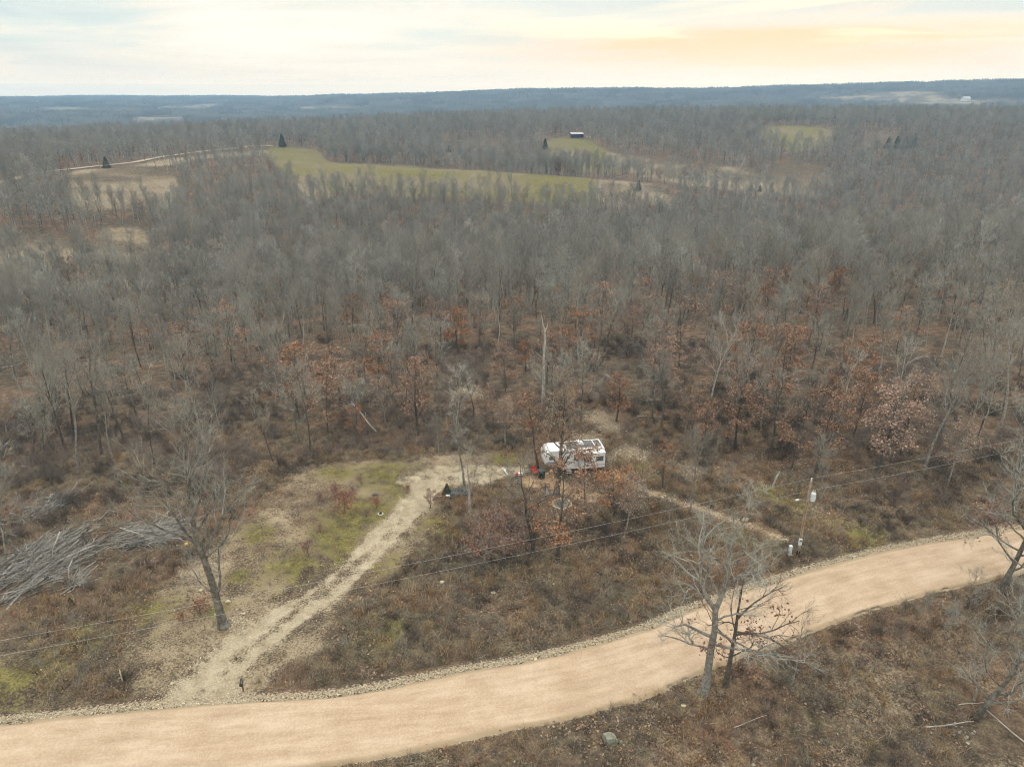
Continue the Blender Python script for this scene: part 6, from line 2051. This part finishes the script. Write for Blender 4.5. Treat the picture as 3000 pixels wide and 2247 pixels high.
# ------------------------------------------------------------------ power line
POLE_W = mat('pole_wood', (0.24, 0.17, 0.115), noise=((0.38, 0.31, 0.24), 1.8, 'o'), bump=0.3)
CAN = mat('transformer_grey', (0.55, 0.62, 0.64), rough=0.4)
pp = G(2337, 1627)
po = thing('utility_pole', 'brown wooden utility pole carrying a transformer and lamp arm beside the road', 'utility pole', pp, 0)
PH_ = 8.9
bm = bmesh.new(); cyl(bm, (0, 0, -0.4), (0, 0, PH_), 0.165, 0.12, n=14); bm_obj('pole', bm, POLE_W, po)
bm = bmesh.new(); cyl(bm, (0, 0, -0.2), (0.0, 0, 0.55), 0.185, 0.172, n=14, caps=False); bm_obj('tarred_foot', bm, mat('tar', (0.02, 0.018, 0.016)), po)
bm = bmesh.new(); cyl(bm, (0, 0, PH_), (0, 0, PH_ + 0.1), 0.03, n=8); cyl(bm, (0, 0, PH_ + 0.08), (0, 0, PH_ + 0.26), 0.075, 0.06, n=10); bm_obj('insulator', bm, mat('porcelain', (0.72, 0.73, 0.72), rough=0.25, spec=0.5), po)
bm = bmesh.new(); cyl(bm, (0.42, -0.1, 6.62), (0.42, -0.1, 7.42), 0.25, n=18); can = bm_obj('transformer', bm, CAN, po)
bm = bmesh.new(); cyl(bm, (0.42, -0.1, 7.42), (0.42, -0.1, 7.52), 0.265, 0.20, n=18); bm_obj('lid', bm, CAN, can)
for x, y in ((0.36, -0.02), (0.5, -0.16)):
    bm = bmesh.new(); cyl(bm, (x, y, 7.5), (x, y, 7.82), 0.045, 0.03, n=8); bm_obj('bushing', bm, MATS['porcelain'], can)
for z_ in (6.8, 7.2):
    bm = bmesh.new(); box(bm, (0.15, -0.04, z_), (0.24, 0.07, 0.05)); bm_obj('bracket', bm, STEEL, can)
for k in range(6):
    th = k * 0.5 - 0.9
    bm = bmesh.new(); box(bm, (0.42 + 0.265 * math.cos(th), -0.1 + 0.265 * math.sin(th), 7.0), (0.03, 0.02, 0.6), rot=Euler((0, 0, th))); bm_obj('cooling_fin', bm, CAN, can)
bm = bmesh.new(); cyl(bm, (-0.1, -0.05, 6.55), (-0.85, -0.35, 6.95), 0.03, n=8); cyl(bm, (-0.85, -0.35, 6.95), (-1.15, -0.45, 6.98), 0.03, n=8); arm = bm_obj('lamp_arm', bm, STEEL, po)
bm = bmesh.new(); box(bm, (-1.3, -0.5, 6.96), (0.42, 0.2, 0.12), rot=Euler((0, 0, 0.33)), taper=(0.7, 0.7), bevel=0.03); bm_obj('lamp_head', bm, CAN, arm)
bm = bmesh.new(); box(bm, (-0.10, -0.22, 1.75), (0.32, 0.2, 0.75), bevel=0.03); mb = bm_obj('meter_box', bm, CAN, po)
bm = bmesh.new(); cyl(bm, (-0.10, -0.32, 1.95), (-0.10, -0.40, 1.95), 0.10, 0.09, n=14); bm_obj('meter', bm, GLASS, mb)
bm = bmesh.new(); cyl(bm, (-0.12, -0.14, 2.1), (-0.03, -0.12, 6.4), 0.03, n=8); bm_obj('conduit', bm, mat('conduit_brown', (0.24, 0.15, 0.09)), po)
bm = bmesh.new(); cyl(bm, (-0.10, -0.2, 0.0), (-0.10, -0.2, 1.4), 0.035, n=8); bm_obj('conduit', bm, STEEL, po)
bm = bmesh.new(); cyl(bm, (0.15, -0.02, PH_ - 0.9), (0.36, -0.02, 7.8), 0.008, n=5); bm_obj('jumper', bm, BLACK, po)

p = G(2312, 1629)
o = thing('service_pedestal', 'grey-green service pedestal standing beside the utility pole foot', 'pedestal', p, 0.1)
bm = bmesh.new(); box(bm, (0, 0, 0.5), (0.30, 0.26, 1.05), bevel=0.03); bm_obj('cabinet', bm, CAN, o)
bm = bmesh.new(); box(bm, (0, 0, 1.06), (0.34, 0.3, 0.08), bevel=0.02); bm_obj('cap', bm, CAN, o)
bm = bmesh.new(); box(bm, (0, 0, 0.02), (0.48, 0.44, 0.1)); bm_obj('base', bm, mat('pedestal_base', (0.4, 0.4, 0.38)), o)

WIRE = mat('aluminium_wire', (0.40, 0.40, 0.40), rough=0.5)


def wire(label, z_pole, z_left, z_right, off):
    """two spans hung from the pole, with sag"""
    A = np.array([-64.0 + off[0], 31.6 + off[1], gz(-64, 31.6) + z_left]); B = np.array([pp.x + off[0], pp.y + off[1], pp.z + z_pole]); C_ = np.array([92.0 + off[0], 82.4 + off[1], gz(92, 82.4) + z_right])
    pts = []
    for P0, P1_, sag in ((A, B, 1.1), (B, C_, 0.7)):
        for t_ in np.linspace(0, 1, 25):
            q = P0 * (1 - t_) + P1_ * t_
            q = q - np.array([0, 0, 4 * sag * t_ * (1 - t_)])
            pts.append(q)
    pts = np.array([p_ for i, p_ in enumerate(pts) if i == 0 or np.linalg.norm(p_ - pts[i - 1]) > 1e-6])
    a = Acc()
    a.tube(pts, np.full(len(pts), 0.0095), 5)
    tag(link('power_line', a.mesh('power_line', WIRE)), label, 'power line')


wire('upper overhead wire running to the top insulator of the utility pole', PH_ + 0.24, 9.2, 9.0, (0, 0))
wire('lower overhead wire passing the transformer on the utility pole', 7.75, 8.0, 7.9, (-0.16, -0.1))

# ------------------------------------------------------------------ far things
p = G(1690, 404)
bo = thing('barn', 'low dark open-fronted barn with grey metal roof at the top of the far pasture', 'barn', p, 0.12)
DW = mat('barn_dark', (0.045, 0.035, 0.045))
for nm, c_, s_ in (('back_wall', (0, 3.2, 1.7), (11.5, 0.2, 3.4)), ('end_wall', (-5.7, 0.1, 1.8), (0.2, 6.0, 3.6)), ('end_wall', (5.7, 0.1, 1.8), (0.2, 6.0, 3.6)), ('front_boards', (-2.2, -2.95, 1.6), (6.6, 0.15, 3.2))):
    bm = bmesh.new(); box(bm, c_, s_); bm_obj(nm, bm, DW, bo)
for x in (1.2, 3.4, 5.5):
    bm = bmesh.new(); box(bm, (x, -3.0, 1.8), (0.25, 0.25, 3.6)); bm_obj('post', bm, DW, bo)
bm = bmesh.new(); box(bm, (0, 0, 4.0), (12.6, 7.6, 0.18), rot=Euler((0.16, 0, 0))); rf = bm_obj('roof', bm, mat('roof_metal', (0.42, 0.40, 0.45), rough=0.4), bo)
for k in range(7):
    bm = bmesh.new(); box(bm, (-5.4 + 1.8 * k, 0, 4.12), (0.08, 7.6, 0.08), rot=Euler((0.16, 0, 0))); bm_obj('seam', bm, MATS['roof_metal'], rf)
for k, (x, y) in enumerate(((9.5, -1.0), (12.5, -1.5))):
    b_p = (p.x + x, p.y + y, gz(p.x + x, p.y + y))
    o = thing('hay_bale', ('pale round hay bale beside the barn', 'pale round hay bale further from the barn')[k], 'hay bale', b_p, 0.4)
    bm = bmesh.new(); cyl(bm, (-0.6, 0, 0.7), (0.6, 0, 0.7), 0.7, n=16); bm_obj('bale', bm, mat('hay', (0.6, 0.58, 0.52)) if k == 0 else MATS['hay'], o)
    bm = bmesh.new(); cyl(bm, (-0.15, 0, 0.7), (0.15, 0, 0.7), 0.715, n=16, caps=False); bm_obj('wrap', bm, MATS['hay'], o)
p = G(1348, 418)
o = thing('hay_feeder', 'small pale feed trailer in the brown field', 'feeder', p, 0.2)
bm = bmesh.new(); box(bm, (0, 0, 1.3), (3.4, 1.8, 1.0), bevel=0.1); bm_obj('bin', bm, mat('feeder_tan', (0.5, 0.42, 0.3)), o)
for x in (-1.1, 1.1):
    bm = bmesh.new(); cyl(bm, (x, -0.95, 0.4), (x, 0.95, 0.4), 0.4, n=12); bm_obj('wheel', bm, RUB, o)
p = G(2828, 296)
o = thing('farmhouse', 'tiny white farmhouse among the far eastern fields', 'house', p, 0.3)
bm = bmesh.new(); box(bm, (0, 0, 3), (22, 12, 7)); bm_obj('wall', bm, mat('house_white', (0.8, 0.8, 0.78)), o)
bm = bmesh.new()
q = [bm.verts.new(c_) for c_ in ((-11.8, -6.8, 6.5), (11.8, -6.8, 6.5), (11.8, 6.8, 6.5), (-11.8, 6.8, 6.5), (-11.8, 0, 11), (11.8, 0, 11))]
for f_ in ((0, 1, 5, 4), (2, 3, 4, 5), (1, 2, 5), (3, 0, 4), (3, 2, 1, 0)):
    bm.faces.new([q[i] for i in f_])
bm_obj('roof', bm, mat('house_roof', (0.5, 0.5, 0.5)), o)
for x in (-6, 0, 6):
    bm = bmesh.new(); box(bm, (x, -6.05, 3.2), (2.2, 0.15, 2.2)); bm_obj('window', bm, GLASS, o)
for uv, L_, lab, b_ in (((158, 482), 9.5, 'distant pale utility pole standing before the ridge wood', 0), ((576, 437), 10.0, 'distant pale utility pole beside the ridge road', 0)):
    p = G(*uv)
    o = thing('utility_pole', lab, 'utility pole', p, 0.3)
    bm = bmesh.new(); cyl(bm, (0, 0, -0.3), (0, 0, L_), 0.2, 0.15, n=8); bm_obj('pole', bm, BARK_PALE, o)
    bm = bmesh.new(); cyl(bm, (0, 0, L_), (0, 0, L_ + 0.3), 0.08, n=8); bm_obj('insulator', bm, MATS['porcelain'], o)
maz = math.atan((2300 - 1500) / FPX / (CP + 0.41 * SP))
p = Vector((3260 * math.sin(maz), 3260 * math.cos(maz), gz(3260 * math.sin(maz), 3260 * math.cos(maz))))
o = thing('radio_mast', 'thin radio mast on the far wooded ridge', 'mast', p, 0)
for k in range(3):
    th = k * 2.094
    bm = bmesh.new(); cyl(bm, (0.9 * math.cos(th), 0.9 * math.sin(th), 0), (0.5 * math.cos(th), 0.5 * math.sin(th), 44), 0.12, n=5); bm_obj('leg', bm, STEEL, o)
for k in range(16):
    z_ = 2 + k * 2.6
    bm = bmesh.new(); w_ = 0.9 - 0.4 * z_ / 44
    for i in range(3):
        a_i, b_i = i * 2.094, (i + 1) * 2.094
        cyl(bm, (w_ * math.cos(a_i), w_ * math.sin(a_i), z_), (w_ * math.cos(b_i), w_ * math.sin(b_i), z_ + 2), 0.06, n=4)
    bm_obj('bracing', bm, STEEL, o)

# ------------------------------------------------------------------ air
bm = bmesh.new()
box(bm, (0, 2600, (HAZE_TOP - 95) / 2), (13000, 8000, HAZE_TOP + 95))
hz_m = bpy.data.materials.new('haze')
hz_m.use_nodes = True
t = NT(hz_m.node_tree)
t.n.clear()
pv = t.new('ShaderNodeVolumePrincipled')
pv.inputs['Color'].default_value = (*HAZE_C, 1)
pv.inputs['Density'].default_value = HAZE_D
pv.inputs['Anisotropy'].default_value = 0.0
out = t.new('ShaderNodeOutputMaterial')
t.l.new(pv.outputs[0], out.inputs['Volume'])
hz_o = bm_obj('haze', bm, hz_m)
tag(hz_o, 'pale blue haze over the far hills', kind='stuff')


# ------------------------------------------------------------------ labels: tell look-alikes apart by how far back they stand
ordinals = ['first', 'second', 'third', 'fourth', 'fifth', 'sixth', 'seventh', 'eighth', 'ninth']
same = {}
for o in COL.objects:
    if o.parent is None and o.get('group') and o.get('label'):
        same.setdefault(o['label'], []).append(o)
for lab, os_ in same.items():
    if len(os_) < 2:
        continue
    os_.sort(key=lambda q: q.location.x ** 2 + q.location.y ** 2)
    for k, q in enumerate(os_):
        q['label'] = lab + (', nearer one' if k == 0 else ', farther one') if len(os_) == 2 else lab + ', ' + ordinals[min(k, 8)] + ' one back'
